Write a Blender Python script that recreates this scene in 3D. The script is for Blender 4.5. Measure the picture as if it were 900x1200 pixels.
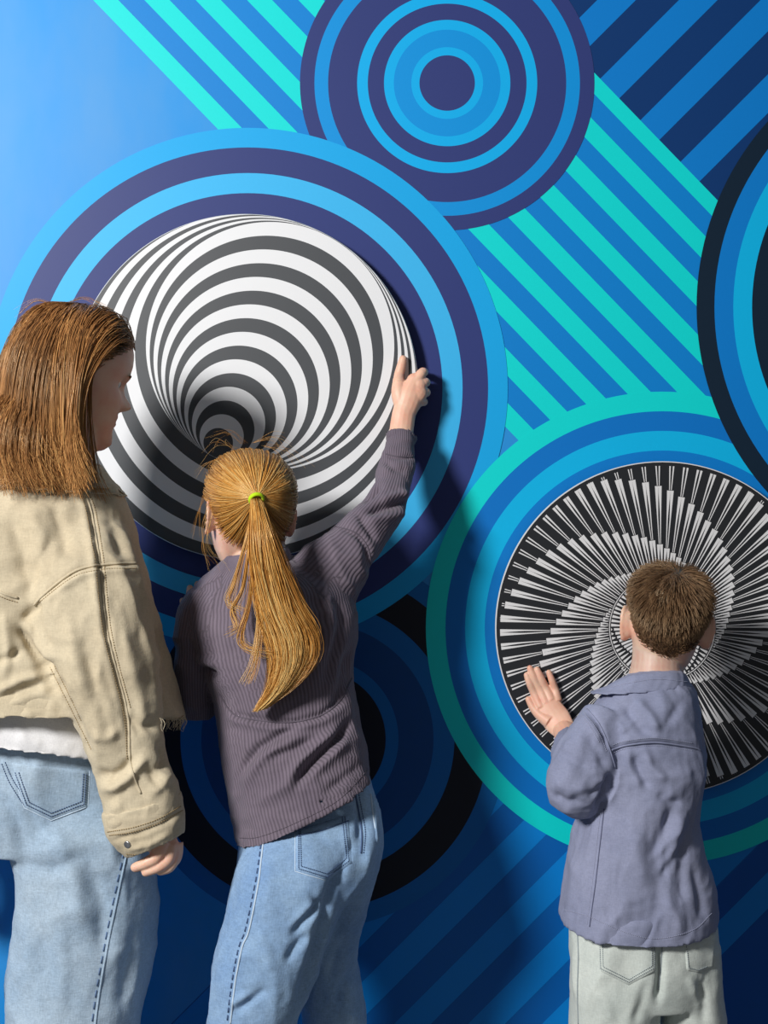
import bpy, bmesh, math, random
import numpy as np
from mathutils import Vector, Matrix
from mathutils.bvhtree import BVHTree
from mathutils.kdtree import KDTree

for o in list(bpy.data.objects):
    bpy.data.objects.remove(o)
scene = bpy.context.scene
COL = scene.collection
rng = np.random.default_rng(7)

# ------------------------------------------------------------------ camera
CAM_Z, CAM_Y, FPX = 1.336, -3.0, 1800.0          # wall is the plane y = 0, 600 px per metre there
cd = bpy.data.cameras.new('camera')
cam = bpy.data.objects.new('camera', cd)
COL.objects.link(cam)
cam.location = (0, CAM_Y, CAM_Z)
cam.rotation_euler = (math.pi/2, 0, 0)
cd.sensor_fit = 'VERTICAL'
cd.sensor_height = 24.0
cd.lens = 24.0*FPX/1200.0
cd.clip_start = 0.05
scene.camera = cam
CAMP = Vector((0, CAM_Y, CAM_Z))

# ------------------------------------------------------------------ world and lamps
w = bpy.data.worlds.new('world')
scene.world = w
w.use_nodes = True
w.node_tree.nodes['Background'].inputs[0].default_value = (0.94, 0.97, 1.0, 1)
w.node_tree.nodes['Background'].inputs[1].default_value = 0.125
ld = bpy.data.lights.new('softbox_lamp', 'AREA')
ld.shape = 'DISK'
ld.size = 0.72
ld.energy = 180
ld.color = (1.0, 0.975, 0.94)
lamp = bpy.data.objects.new('softbox_lamp', ld)
COL.objects.link(lamp)
lamp.location = (-2.3, -3.05, 2.70)
lamp.rotation_euler = (Vector((0.1, 0, 1.2))-Vector(lamp.location)).to_track_quat('-Z', 'Y').to_euler()
scene.view_settings.view_transform = 'Standard'
scene.view_settings.look = 'None'
scene.view_settings.gamma = 1.0
scene.view_settings.use_curve_mapping = False
scene.view_settings.exposure = 0.0

# ------------------------------------------------------------------ helpers
DOFF = [0.0]                        # moves a whole figure nearer (-) or farther (+)
DMAP = [lambda d: d]                # or squeezes its depth towards the wall
def P(px, py, d):
    """point seen at photo pixel (px, py), d metres from the camera plane"""
    d = DMAP[0](d+DOFF[0])
    return np.array([(px-450.0)*d/FPX, CAM_Y+d, CAM_Z-(py-600.0)*d/FPX])

def srgb(r, g, b):
    f = lambda c: (c/255/12.92) if c/255 <= 0.04045 else ((c/255+0.055)/1.055)**2.4
    return (f(r), f(g), f(b), 1.0)

def new_mat(name):
    m = bpy.data.materials.new(name)
    m.use_nodes = True
    nt = m.node_tree
    b = nt.nodes['Principled BSDF']
    return m, nt, b

def N(nt, typ, **kw):
    n = nt.nodes.new(typ)
    for k, v in kw.items():
        setattr(n, k, v)
    return n

def math_n(nt, op, a, b=None, c=None):
    n = nt.nodes.new('ShaderNodeMath')
    n.operation = op
    for i, v in enumerate((a, b, c)):
        if v is None:
            continue
        if isinstance(v, (int, float)):
            n.inputs[i].default_value = v
        else:
            nt.links.new(v, n.inputs[i])
    return n.outputs[0]

def mixc(nt, fac, a, b, mode='MIX'):
    n = nt.nodes.new('ShaderNodeMix')
    n.data_type = 'RGBA'
    n.blend_type = mode
    for s, v in ((n.inputs[0], fac), (n.inputs[6], a), (n.inputs[7], b)):
        if isinstance(v, (int, float, tuple)):
            s.default_value = v
        else:
            nt.links.new(v, s)
    return n.outputs[2]

def noise_n(nt, scale, detail=3, rough=0.55, vec=None, dist=0.0):
    n = nt.nodes.new('ShaderNodeTexNoise')
    n.inputs['Scale'].default_value = scale
    n.inputs['Detail'].default_value = detail
    n.inputs['Roughness'].default_value = rough
    n.inputs['Distortion'].default_value = dist
    if vec is not None:
        nt.links.new(vec, n.inputs['Vector'])
    return n.outputs[0]

def objco(nt):
    return nt.nodes.new('ShaderNodeTexCoord').outputs['Object']

def ramp(nt, fac, stops, interp='LINEAR'):
    n = nt.nodes.new('ShaderNodeValToRGB')
    n.color_ramp.interpolation = interp
    cr = n.color_ramp
    while len(cr.elements) < len(stops):
        cr.elements.new(0.5)
    for e, (p, c) in zip(cr.elements, stops):
        e.position = p
        e.color = c
    nt.links.new(fac, n.inputs[0])
    return n.outputs[0]

def bump(nt, b, height, strength, dist):
    n = nt.nodes.new('ShaderNodeBump')
    n.inputs['Strength'].default_value = strength
    n.inputs['Distance'].default_value = dist
    nt.links.new(height, n.inputs['Height'])
    nt.links.new(n.outputs[0], b.inputs['Normal'])
    return n

def link_mesh(name, me, parent=None):
    o = bpy.data.objects.new(name, me)
    COL.objects.link(o)
    if parent is not None:
        o.parent = parent
    return o

def mesh_obj(name, V, F, mat, parent=None, base=None, smooth=True):
    me = bpy.data.meshes.new(name)
    V = np.asarray(V, float)
    if base is not None:
        V = V-np.asarray(base)
    me.from_pydata([tuple(v) for v in V], [], [tuple(f) for f in F])
    me.materials.append(mat)
    if smooth:
        me.polygons.foreach_set('use_smooth', np.ones(len(me.polygons), bool))
    me.update()
    return link_mesh(name, me, parent)

def tri_mesh(name, V, Q, mat, parent=None, base=None, attrs=None):
    """fast builder for numpy quad arrays"""
    me = bpy.data.meshes.new(name)
    V = np.asarray(V, np.float32)
    if base is not None:
        V = V-np.asarray(base, np.float32)
    n = Q.shape[1]
    me.vertices.add(len(V))
    me.vertices.foreach_set('co', V.ravel())
    me.loops.add(Q.size)
    me.loops.foreach_set('vertex_index', Q.ravel().astype(np.int32))
    me.polygons.add(len(Q))
    me.polygons.foreach_set('loop_start', (np.arange(len(Q))*n).astype(np.int32))
    me.polygons.foreach_set('use_smooth', np.ones(len(Q), bool))
    for k, a in (attrs or {}).items():
        at = me.attributes.new(k, 'FLOAT', 'POINT')
        at.data.foreach_set('value', np.asarray(a, np.float32))
    me.materials.append(mat)
    me.update(calc_edges=True)
    me.validate()
    return link_mesh(name, me, parent)

def empty(name, loc):
    o = bpy.data.objects.new(name, None)
    COL.objects.link(o)
    o.location = loc
    o.empty_display_size = 0.1
    return o

def tag(o, label=None, cat=None, group=None, kind=None):
    for k, v in (('label', label), ('category', cat), ('group', group), ('kind', kind)):
        if v:
            o[k] = v

# ------------------------------------------------------------------ noise in numpy
def _hash(ix, iy, iz, seed):
    h = (ix*374761393 + iy*668265263 + iz*2147483647 + seed*974711) & 0xffffffff
    h = ((h ^ (h >> 13))*1274126177) & 0xffffffff
    h = h ^ (h >> 16)
    return (h & 0xffff)/32767.5-1.0

def vnoise(p, seed=0):
    p = np.asarray(p, float)
    i = np.floor(p).astype(np.int64)
    f = p-i
    u = f*f*f*(f*(f*6-15)+10)
    r = 0
    for dx in (0, 1):
        for dy in (0, 1):
            for dz in (0, 1):
                wt = (u[:, 0] if dx else 1-u[:, 0])*(u[:, 1] if dy else 1-u[:, 1])*(u[:, 2] if dz else 1-u[:, 2])
                r = r+wt*_hash(i[:, 0]+dx, i[:, 1]+dy, i[:, 2]+dz, seed)
    return r

def fbm(p, oct=3, seed=0):
    r, a = 0, 1.0
    for k in range(oct):
        r = r+a*vnoise(np.asarray(p)*2**k+k*17.3, seed+k)
        a *= 0.5
    return r
# ------------------------------------------------------------------ floor and printed wall
def matte(name, col, rough=0.5, spec=0.5, var=0.05, grain=900.0, gs=0.02):
    m, nt, b = new_mat(name)
    co = objco(nt)
    n1 = noise_n(nt, 2.3, 4, 0.6, co)
    n2 = noise_n(nt, 160.0, 2, 0.6, co)
    v = math_n(nt, 'ADD', math_n(nt, 'MULTIPLY', n1, var*1.2), math_n(nt, 'MULTIPLY', n2, var))
    v = math_n(nt, 'ADD', v, 1.0-var*1.1)
    hs = N(nt, 'ShaderNodeHueSaturation')
    hs.inputs['Color'].default_value = col
    nt.links.new(v, hs.inputs['Value'])
    nt.links.new(hs.outputs[0], b.inputs['Base Color'])
    b.inputs['Roughness'].default_value = rough
    b.inputs['Specular IOR Level'].default_value = spec
    bump(nt, b, noise_n(nt, grain, 2, 0.6, co), gs, 0.001)
    return m

INK = {}
def ink(key, rgb):
    if key not in INK:
        INK[key] = matte('ink_'+key, srgb(*rgb), 0.47, 0.30, 0.05, 700.0, 0.06)
    return INK[key]

COLS = dict(sky_blue=(14, 140, 218), mid_blue=(0, 124, 208), deep_blue=(0, 116, 202), stripe_blue=(0, 128, 210),
            low_blue=(0, 132, 218), low_dark=(0, 98, 180), low_plain=(0, 86, 172),
            teal=(0, 218, 216), navy=(47, 59, 119), night=(4, 54, 112), ring_blue=(0, 172, 236), ring_azure=(0, 144, 220),
            circle_blue=(14, 166, 232), circle_pale=(58, 180, 238), cyan=(0, 182, 236), black_blue=(10, 34, 54), lake=(0, 124, 208),
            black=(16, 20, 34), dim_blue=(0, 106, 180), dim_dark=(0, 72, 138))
def C(k):
    return ink(k, COLS[k])

def WX(px): return (px-450.0)/600.0
def WZ(py): return CAM_Z-(py-600.0)/600.0

# floor
floor_m, nt, b = new_mat('floor_vinyl')
co = objco(nt)
nt.links.new(ramp(nt, noise_n(nt, 6, 5, 0.6, co), [(0.3, (0.10, 0.105, 0.11, 1)), (0.7, (0.15, 0.15, 0.155, 1))]), b.inputs['Base Color'])
b.inputs['Roughness'].default_value = 0.55
bump(nt, b, noise_n(nt, 300, 2, 0.6, co), 0.1, 0.002)
fl = mesh_obj('floor', [(-4, -6, 0), (4, -6, 0), (4, 0.12, 0), (-4, 0.12, 0), (-4, -6, -.1), (4, -6, -.1), (4, 0.12, -.1), (-4, 0.12, -.1)],
              [(0, 1, 2, 3), (7, 6, 5, 4), (0, 4, 5, 1), (1, 5, 6, 2), (2, 6, 7, 3), (3, 7, 4, 0)], floor_m, smooth=False)
tag(fl, kind='structure')
# wall: the plain blue of the print is slightly patchy
msk, nt, b = new_mat('ink_patchy_sky')
co = objco(nt)
mp = N(nt, 'ShaderNodeMapping')
nt.links.new(co, mp.inputs[0])
mp.inputs['Scale'].default_value = (3.0, 1, 1.3)
fk = ramp(nt, noise_n(nt, 2.2, 4, 0.55, mp.outputs[0]), [(0.35, (0, 0, 0, 1)), (0.68, (1, 1, 1, 1))])
nt.links.new(mixc(nt, fk, srgb(0, 142, 222), srgb(58, 146, 216)), b.inputs['Base Color'])
b.inputs['Roughness'].default_value = 0.48
b.inputs['Specular IOR Level'].default_value = 0.42
bump(nt, b, noise_n(nt, 700, 2, 0.6, co), 0.06, 0.001)
INK['sky_blue'] = msk
wall = mesh_obj('wall_back', [(-4, 0, 0), (4, 0, 0), (4, 0, 3.2), (-4, 0, 3.2), (-4, .12, 0), (4, .12, 0), (4, .12, 3.2), (-4, .12, 3.2)],
                [(0, 1, 2, 3), (7, 6, 5, 4), (0, 4, 5, 1), (1, 5, 6, 2), (2, 6, 7, 3), (3, 7, 4, 0)], C('sky_blue'), smooth=False)
tag(wall, kind='structure')
# baseboard, below the picture
bb = mesh_obj('baseboard_back', [(-4, -.012, 0), (4, -.012, 0), (4, -.012, .09), (-4, -.012, .09), (-4, 0, 0), (4, 0, 0), (4, 0, .1), (-4, 0, .1)],
              [(0, 1, 2, 3), (0, 4, 5, 1), (3, 2, 6, 7)], matte('baseboard_paint', (0.02, 0.03, 0.06, 1), 0.4), smooth=False)
tag(bb, kind='structure')

XMIN, XMAX, YTOP, YBOT = -1900.0, 2800.0, -510.0, 1400.0       # photo-pixel extent of the printed wall
def clip(poly, a, b_, c):
    """keep a*x + b*y <= c"""
    out = []
    for i in range(len(poly)):
        p, q = poly[i], poly[(i+1) % len(poly)]
        fp, fq = a*p[0]+b_*p[1]-c, a*q[0]+b_*q[1]-c
        if fp <= 0:
            out.append(p)
        if (fp < 0 < fq) or (fq < 0 < fp):
            t = fp/(fp-fq)
            out.append((p[0]+t*(q[0]-p[0]), p[1]+t*(q[1]-p[1])))
    return out

def region(name, planes, mat, lift):
    poly = [(XMIN, YTOP), (XMAX, YTOP), (XMAX, YBOT), (XMIN, YBOT)]
    for a, b_, c in planes:
        poly = clip(poly, a, b_, c)
        if len(poly) < 3:
            return None
    V = [(WX(x), -lift, WZ(y)) for x, y in poly]
    return mesh_obj(name, V, [tuple(range(len(V)))[::-1]], mat, wall, smooth=False)

K = 1/1.035
def sband(lo, hi):   # x - K y between lo and hi
    return [(1, -K, hi), (-1, K, -lo)]
def tband(lo, hi):   # x + y between lo and hi
    return [(1, 1, hi), (-1, -1, -lo)]
UP = [(1, 1, 1320.0)]
region('printed_field', sband(109, 614)+UP, C('stripe_blue'), 0.0004)
for k in range(9):
    lo = 109+60.1*k
    region('printed_stripe', sband(lo, min(lo+29.5, 614))+UP, C('teal'), 0.0007)
region('printed_field', [(-1, K, -614)]+[(1, 1, 1320.0)], C('night'), 0.0004)
for k in range(-4, 7):
    lo = 700+95.7*k
    region('printed_stripe', [(-1, K, -614)]+tband(lo, lo+45.3)+UP, C('lake'), 0.0007)
region('printed_field', [(-1, -1, -1320.0), (1, 1, 1880.0)], C('low_dark'), 0.0004)
region('printed_field', [(-1, -1, -1880.0)], C('low_plain'), 0.0004)
for k in range(-4, 6):
    lo = 1488.5+86.6*k
    region('printed_stripe', tband(max(lo, 1320.0), lo+43), C('low_blue'), 0.0007)
region('printed_field', [(-1, -1, -900.0), (1, 1, 1400.0), (1, -K, -420)], C('sky_blue'), 0.0009)

def circle(cx, cy, rings, lift):
    """rings: outer radius, colour, from the outside in; centre piece last"""
    n = 160
    root = None
    e = empty('printed_circle', (WX(cx), -lift, WZ(cy)))
    e.parent = wall
    for i, (r, key) in enumerate(rings):
        r0 = rings[i+1][0] if i+1 < len(rings) else 0
        V, F = [], []
        for k in range(n):
            a = 2*math.pi*k/n
            V.append((r/600*math.cos(a), 0, r/600*math.sin(a)))
        if r0:
            for k in range(n):
                a = 2*math.pi*k/n
                V.append((r0/600*math.cos(a), 0, r0/600*math.sin(a)))
            F = [(k, (k+1) % n, n+(k+1) % n, n+k) for k in range(n)]
        else:
            F = [tuple(range(n))]
        mesh_obj('ring' if r0 else 'centre_spot', V, F, C(key), e, smooth=False)

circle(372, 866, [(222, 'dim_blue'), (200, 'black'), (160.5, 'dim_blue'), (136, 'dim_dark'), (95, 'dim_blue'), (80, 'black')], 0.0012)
circle(524, 97.5, [(172.5, 'navy'), (155.5, 'ring_azure'), (139.5, 'navy'), (105.5, 'ring_blue'), (93, 'navy'), (74, 'ring_blue'), (62.5, 'ring_azure'), (42, 'ring_blue'), (32.5, 'navy')], 0.0012)
circle(290, 455, [(305, 'circle_blue'), (282, 'navy'), (252, 'circle_pale'), (228.5, 'navy'), (120, 'navy')], 0.0015)
circle(776, 736, [(277, 'teal'), (254, 'deep_blue'), (231, 'cyan'), (208, 'mid_blue'), (120, 'mid_blue')], 0.0018)
circle(1141, 360, [(325, 'black_blue'), (304, 'lake'), (282, 'cyan'), (260, 'black_blue'), (215, 'lake'), (190, 'cyan'), (160, 'black_blue')], 0.0021)

# ------------------------------------------------------------------ the two turning discs
DISC_D = 2.967                       # distance of the printed faces from the camera plane
SC = DISC_D/FPX
def disc_body(root, r, front, thick, mat_edge, mat_back):
    n = 180
    prof = [(r-0.0015, front), (r, front+0.0015), (r, front+thick-0.0015), (r-0.0015, front+thick)]
    V = [(q*math.cos(2*math.pi*k/n), y, q*math.sin(2*math.pi*k/n)) for q, y in prof for k in range(n)]
    F = [(i*n+k, i*n+(k+1) % n, (i+1)*n+(k+1) % n, (i+1)*n+k) for i in range(3) for k in range(n)]
    mesh_obj('rim', V, F, mat_edge, root)
    mesh_obj('back_board', [(q[0], front+thick, q[2]) for q in V[3*n:4*n]], [tuple(range(n))], mat_back, root, smooth=False)
    # axle and its wall flange
    W, G = [], []
    pr = [(0.022, front+thick), (0.022, -0.010), (0.055, -0.010), (0.055, -0.001)]
    m = 40
    W = [(q*math.cos(2*math.pi*k/m), y, q*math.sin(2*math.pi*k/m)) for q, y in pr for k in range(m)]
    G = [(i*m+k, i*m+(k+1) % m, (i+1)*m+(k+1) % m, (i+1)*m+k) for i in range(3) for k in range(m)]
    mesh_obj('axle', W, G, metal, root)
metal, nt, b = new_mat('brushed_steel')
b.inputs['Base Color'].default_value = (0.45, 0.45, 0.46, 1)
b.inputs['Metallic'].default_value = 1.0
b.inputs['Roughness'].default_value = 0.35
bump(nt, b, noise_n(nt, 200, 2, 0.5, objco(nt)), 0.05, 0.001)
white_edge = matte('white_board_edge', (0.72, 0.72, 0.72, 1), 0.4)
dark_board = matte('dark_board', (0.03, 0.03, 0.035, 1), 0.5)

FR = CAM_Y+DISC_D                   # world y of the printed faces
# left disc: nested off-centre circles
c1 = P(287, 453.5, DISC_D)
disc1 = empty('optical_illusion_disc', (c1[0], 0, c1[2]))
tag(disc1, 'large round board printed with a black and white striped tunnel swirl', 'disc')
RD1 = 203*SC
m1, nt, b = new_mat('tunnel_print')
co = objco(nt)
fam = [(312.4-4.05*j, 413.2+7.55*j, 137-8.55*j) for j in range(15)]
fam = [(316.5-4.3*i, 405.6+6.8*i, 145.5+8.5*i) for i in range(7, -1, -1)]+fam
total = None
for cx, cy, r in fam:
    n = N(nt, 'ShaderNodeVectorMath', operation='DISTANCE')
    flat = N(nt, 'ShaderNodeVectorMath', operation='MULTIPLY')
    flat.inputs[1].default_value = (1, 0, 1)
    nt.links.new(co, flat.inputs[0])
    nt.links.new(flat.outputs[0], n.inputs[0])
    n.inputs[1].default_value = ((cx-287)*SC, 0, -(cy-453.5)*SC)
    t = math_n(nt, 'LESS_THAN', n.outputs['Value'], r*SC)
    total = t if total is None else math_n(nt, 'ADD', total, t)
par = math_n(nt, 'MODULO', total, 2.0)
wear = noise_n(nt, 3.0, 4, 0.6, co)
dark = mixc(nt, wear, srgb(54, 58, 63), srgb(66, 70, 76))
lite = mixc(nt, wear, srgb(224, 226, 230), srgb(232, 234, 238))
nt.links.new(mixc(nt, par, lite, dark), b.inputs['Base Color'])
b.inputs['Roughness'].default_value = 0.46
b.inputs['Specular IOR Level'].default_value = 0.65
bump(nt, b, noise_n(nt, 25, 2, 0.5, co), 0.04, 0.002)
n = 180
mesh_obj('printed_face', [((RD1-.0015)*math.cos(2*math.pi*k/n), FR, (RD1-.0015)*math.sin(2*math.pi*k/n)) for k in range(n)], [tuple(range(n))], m1, disc1, smooth=False)
disc_body(disc1, RD1, FR, 0.012, white_edge, dark_board)

# right disc: 72 radial rows of tapering bars in six spirals
c2 = P(776, 736, DISC_D)
disc2 = empty('optical_illusion_disc', (c2[0], 0, c2[2]))
tag(disc2, 'round black board printed with white tapering bars that spiral inward', 'disc')
RD2 = 195.5*SC
m2 = matte('black_print', srgb(36, 38, 42), 0.38, 0.5, 0.06)
m3 = matte('white_print', srgb(226, 226, 228), 0.4, 0.45, 0.03)
mesh_obj('printed_face', [((RD2-.0015)*math.cos(2*math.pi*k/n), FR, (RD2-.0015)*math.sin(2*math.pi*k/n)) for k in range(n)], [tuple(range(n))], m2, disc2, smooth=False)
disc_body(disc2, RD2, FR, 0.012, white_edge, dark_board)
fa = [-30, -20, -12, -4.5, 1.5, 5.9, 10.8, 15.5, 20.7, 25.5, 31.3, 36.6, 41.3, 46.5, 51.7, 56.4, 61.3, 66.6, 71.5, 76.6, 81.7, 86.6, 91.5, 96.7, 101.6, 107.6, 112.3, 117.2, 122, 180]
fr = [62, 65, 68.3, 72, 75, 77.5, 80, 84, 88, 92.5, 97.8, 103.1, 108, 113, 118.8, 124.2, 130.4, 136.4, 143, 149.3, 155.3, 161.3, 166.4, 171.9, 176.8, 182.5, 186.9, 190.2, 193.5, 246]
V, F = [], []
def bar_piece(ang, pts):
    """pts: list of (r, lateral0, lateral1) px strips"""
    ca, sa = math.cos(ang), math.sin(ang)
    s = len(V)
    for r, a, b_ in pts:
        for l in (a, b_):
            V.append(((r*ca-l*sa)*SC, FR-0.0005, (r*sa+l*ca)*SC))
    for i in range(len(pts)-1):
        F.append((s+2*i, s+2*i+1, s+2*i+3, s+2*i+2))
RIN, ROUT = 62.5, 190.0
for k in range(72):
    deg = 1.6+5*k
    ang = math.radians(deg)
    ends = []
    for q in range(-8, 9):
        th = deg-60*q
        if -30 <= th <= 180:
            ends.append(float(np.interp(th, fa, fr)))
    ends = sorted(ends)
    prev = RIN
    for e in ends:
        if prev >= ROUT:
            break
        if e-prev < 1.5:
            continue
        r0, r1 = prev+0.6, min(e, ROUT)
        left, right = [], []
        for i in range(9):
            r = r0+(r1-r0)*i/8
            t = (r-prev)/(e-prev)
            lim = 0.40*r*math.radians(5)
            hw = min(1.2+0.5*max(0.0, (r-120)/75)+2.45*t, lim)
            core = hw*(0.42 if t < 0.5 else max(0.0, 0.42*(1-(t-0.5)/0.42)))
            left.append((r, -hw, -core))
            right.append((r, core, hw))
        bar_piece(ang, left)
        bar_piece(ang, right)
        prev = e
    # inside the small circle the bars run the other way
    rr = 58-16*((deg*1.0) % 60)/60
    bar_piece(ang, [(22, -.3, .3), (rr-1, -1.5, 1.5)])
    bar_piece(ang, [(rr+1, -.4, .4), (60, -1.7, 1.7)])
for a in np.linspace(0, 2*math.pi, 121)[:-1]:
    b_ = a+2*math.pi/120
    for r0, r1 in ((194.3, 195.3), (61.2, 62.2)):
        s = len(V)
        for r, t in ((r0, a), (r1, a), (r1, b_), (r0, b_)):
            V.append((r*SC*math.cos(t), FR-0.0004, r*SC*math.sin(t)))
        F.append((s, s+1, s+2, s+3))
mesh_obj('white_bars', V, F, m3, disc2, smooth=False)
# ------------------------------------------------------------------ figure tools
YH = np.array([0.0, 1.0, 0.0])
def catmull(a, per):
    a = np.asarray(a, float)
    p = np.vstack([2*a[0]-a[1], a, 2*a[-1]-a[-2]])
    out = []
    for i in range(len(a)-1):
        p0, p1, p2, p3 = p[i:i+4]
        n = per[i]
        for k in range(n):
            t = k/n
            out.append(0.5*((2*p1)+(p2-p0)*t+(2*p0-5*p1+4*p2-p3)*t*t+(3*p1-p0-3*p2+p3)*t**3))
    out.append(a[-1])
    return np.array(out)

class Loft:
    """tube through rings given by the photo's left and right outline points at real distances"""
    def __init__(self, keys, step=0.012, nseg=40, shrink=None, lip=False, y0=1.0, level=None):
        rows = []
        for k in keys:
            if len(k) == 7:
                k = tuple(k)+(2.3,)
            Lx, Ly, dl, Rx, Ry, dr, th, ex = k
            rows.append(np.concatenate([P(Lx, Ly, dl), P(Rx, Ry, dr), [th, ex]]))
        rows = np.array(rows)
        cen = (rows[:, :3]+rows[:, 3:6])/2
        per = [max(1, int(np.linalg.norm(cen[i+1]-cen[i])/step)) for i in range(len(cen)-1)]
        D = catmull(rows, per)
        L, R = D[:, :3], D[:, 3:6]
        c = (L+R)/2
        Wv = (R-L)/2
        a = np.linalg.norm(Wv, axis=1)
        Wv = Wv/a[:, None]
        T = np.gradient(c, axis=0) if len(c) > 1 else np.array([[0, 0, -1.0]])
        T = T-(T*Wv).sum(1)[:, None]*Wv
        T /= np.linalg.norm(T, axis=1)[:, None]+1e-9
        Dv = np.cross(Wv, T)
        if Dv[0] @ YH*y0 < 0:
            Dv[0] *= -1
        for i in range(1, len(Dv)):
            if Dv[i] @ Dv[i-1] < 0:
                Dv[i] *= -1
        if level is not None:                      # rings of a trunk stay nearly level instead of square to its lean
            yv = np.array([0, 1.0, level])
            Dv = yv-(Wv @ yv)[:, None]*Wv
            Dv /= np.linalg.norm(Dv, axis=1)[:, None]
        self.c, self.a, self.W, self.D = c, a, Wv, Dv
        self.b = np.maximum(D[:, 6], 0.003)
        self.ex = D[:, 7]
        self.nseg = nseg
        self.arc = np.concatenate([[0], np.cumsum(np.linalg.norm(np.diff(c, axis=0), axis=1))])
        if shrink:
            self.a = np.maximum(self.a-shrink, 0.35*self.a)
            self.b = np.maximum(self.b-shrink, 0.35*self.b)
        self.lip = lip
        self.T = np.cross(Dv, Wv)

    def mesh(self):
        n = self.nseg
        th = np.linspace(0, 2*math.pi, n, endpoint=False)
        V = []
        rings = list(range(len(self.c)))
        def ring(i, s=1.0, off=None):
            e = 2.0/self.ex[i]
            ct, st = np.cos(th), np.sin(th)
            x = np.sign(ct)*np.abs(ct)**e*self.a[i]*s
            y = np.sign(st)*np.abs(st)**e*self.b[i]*s
            c = self.c[i]+(0 if off is None else off)
            return c+x[:, None]*self.W[i]+y[:, None]*self.D[i]
        R = [ring(i) for i in rings]
        ax = self.c[-1]-self.c[-2]
        ax /= np.linalg.norm(ax)
        if self.lip:
            g = self.lip
            R += [ring(-1, 0.93 if self.a[-1] < 0.06 else 0.96), ring(-1, 0.86 if self.a[-1] < 0.06 else 0.94, -ax*g)]
        V = np.vstack(R)
        F = []
        for i in range(len(R)-1):
            for k in range(n):
                F.append((i*n+k, i*n+(k+1) % n, (i+1)*n+(k+1) % n, (i+1)*n+k))
        m = len(V)
        V = np.vstack([V, R[0].mean(0), R[-1].mean(0)])
        q = (len(R)-1)*n
        for k in range(n):
            F.append((m, (k+1) % n, k))
            F.append((m+1, q+k, q+(k+1) % n))
        return V, F

class Tube:
    """round tapering limb or finger through 3-D points with a rounded tip"""
    def __init__(self, pts, radii, flat=1.0, up=None, nseg=16, step=0.004, round_end=True, round_start=False):
        pts = np.asarray(pts, float)
        rows = np.hstack([pts, np.asarray(radii, float)[:, None]])
        per = [max(2, int(np.linalg.norm(pts[i+1]-pts[i])/step)) for i in range(len(pts)-1)]
        D = catmull(rows, per)
        c, r = D[:, :3], D[:, 3]
        T = np.gradient(c, axis=0)
        T /= np.linalg.norm(T, axis=1)[:, None]+1e-9
        def caps(c, r, T):
            cc, rr, tt = [], [], []
            for a in (0.35, 0.65, 0.86, 0.97):
                cc.append(c+T*r*a)
                rr.append(r*math.sqrt(1-a*a))
                tt.append(T)
            return cc, rr, tt
        if round_end:
            x, y, z = caps(c[-1], r[-1], T[-1])
            c, r, T = np.vstack([c, x]), np.concatenate([r, y]), np.vstack([T, z])
        if round_start:
            x, y, z = caps(c[0], r[0], -T[0])
            c, r, T = np.vstack([x[::-1], c]), np.concatenate([y[::-1], r]), np.vstack([[-q for q in z[::-1]], T])
        u = np.array(up if up is not None else [0.01, 1, 0.02], float)
        self.rows = []
        n = nseg
        th = np.linspace(0, 2*math.pi, n, endpoint=False)
        V = []
        for i in range(len(c)):
            v = u-(u @ T[i])*T[i]
            v /= np.linalg.norm(v)+1e-9
            wv = np.cross(T[i], v)
            V.append(c[i]+r[i]*(np.cos(th)[:, None]*wv+flat*np.sin(th)[:, None]*v))
        m = len(V)
        self.V = np.vstack(V+[c[0][None], c[-1][None]])
        F = [(i*n+k, i*n+(k+1) % n, (i+1)*n+(k+1) % n, (i+1)*n+k) for i in range(m-1) for k in range(n)]
        F += [(m*n, (k+1) % n, k) for k in range(n)]+[(m*n+1, (m-1)*n+k, (m-1)*n+(k+1) % n) for k in range(n)]
        self.F = F
    def mesh(self):
        return self.V, self.F

def join_meshes(items):
    V, F, s = [], [], 0
    for v, f in items:
        V.append(np.asarray(v))
        F += [tuple(i+s for i in q) for q in f]
        s += len(v)
    return np.vstack(V), F

def remesh(items, voxel, smooth=6, factor=0.5):
    """one continuous surface over overlapping closed pieces -> (V, quads, normals)"""
    V, F = join_meshes(items)
    me = bpy.data.meshes.new('tmp')
    me.from_pydata([tuple(v) for v in V], [], F)
    bm = bmesh.new()
    bm.from_mesh(me)
    bmesh.ops.recalc_face_normals(bm, faces=bm.faces)
    bm.to_mesh(me)
    bm.free()
    o = bpy.data.objects.new('tmp', me)
    COL.objects.link(o)
    r = o.modifiers.new('r', 'REMESH')
    r.mode = 'VOXEL'
    r.voxel_size = voxel
    if smooth:
        s = o.modifiers.new('s', 'SMOOTH')
        s.iterations = smooth
        s.factor = factor
    dg = bpy.context.evaluated_depsgraph_get()
    me2 = bpy.data.meshes.new_from_object(o.evaluated_get(dg))
    bpy.data.objects.remove(o)
    n = len(me2.vertices)
    co = np.empty(n*3, np.float32)
    me2.vertices.foreach_get('co', co)
    Q = np.empty(len(me2.loops), np.int32)
    me2.loops.foreach_get('vertex_index', Q)
    ls = np.empty(len(me2.polygons), np.int32)
    me2.polygons.foreach_get('loop_total', ls)
    assert (ls == 4).all()
    bpy.data.meshes.remove(me2)
    return co.reshape(-1, 3).astype(float), Q.reshape(-1, 4)

def normals(V, Q):
    a, b, c, d = (V[Q[:, i]] for i in range(4))
    fn = np.cross(c-a, d-b)
    n = np.zeros_like(V)
    for i in range(4):
        np.add.at(n, Q[:, i], fn)
    return n/(np.linalg.norm(n, axis=1)[:, None]+1e-12)

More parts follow.
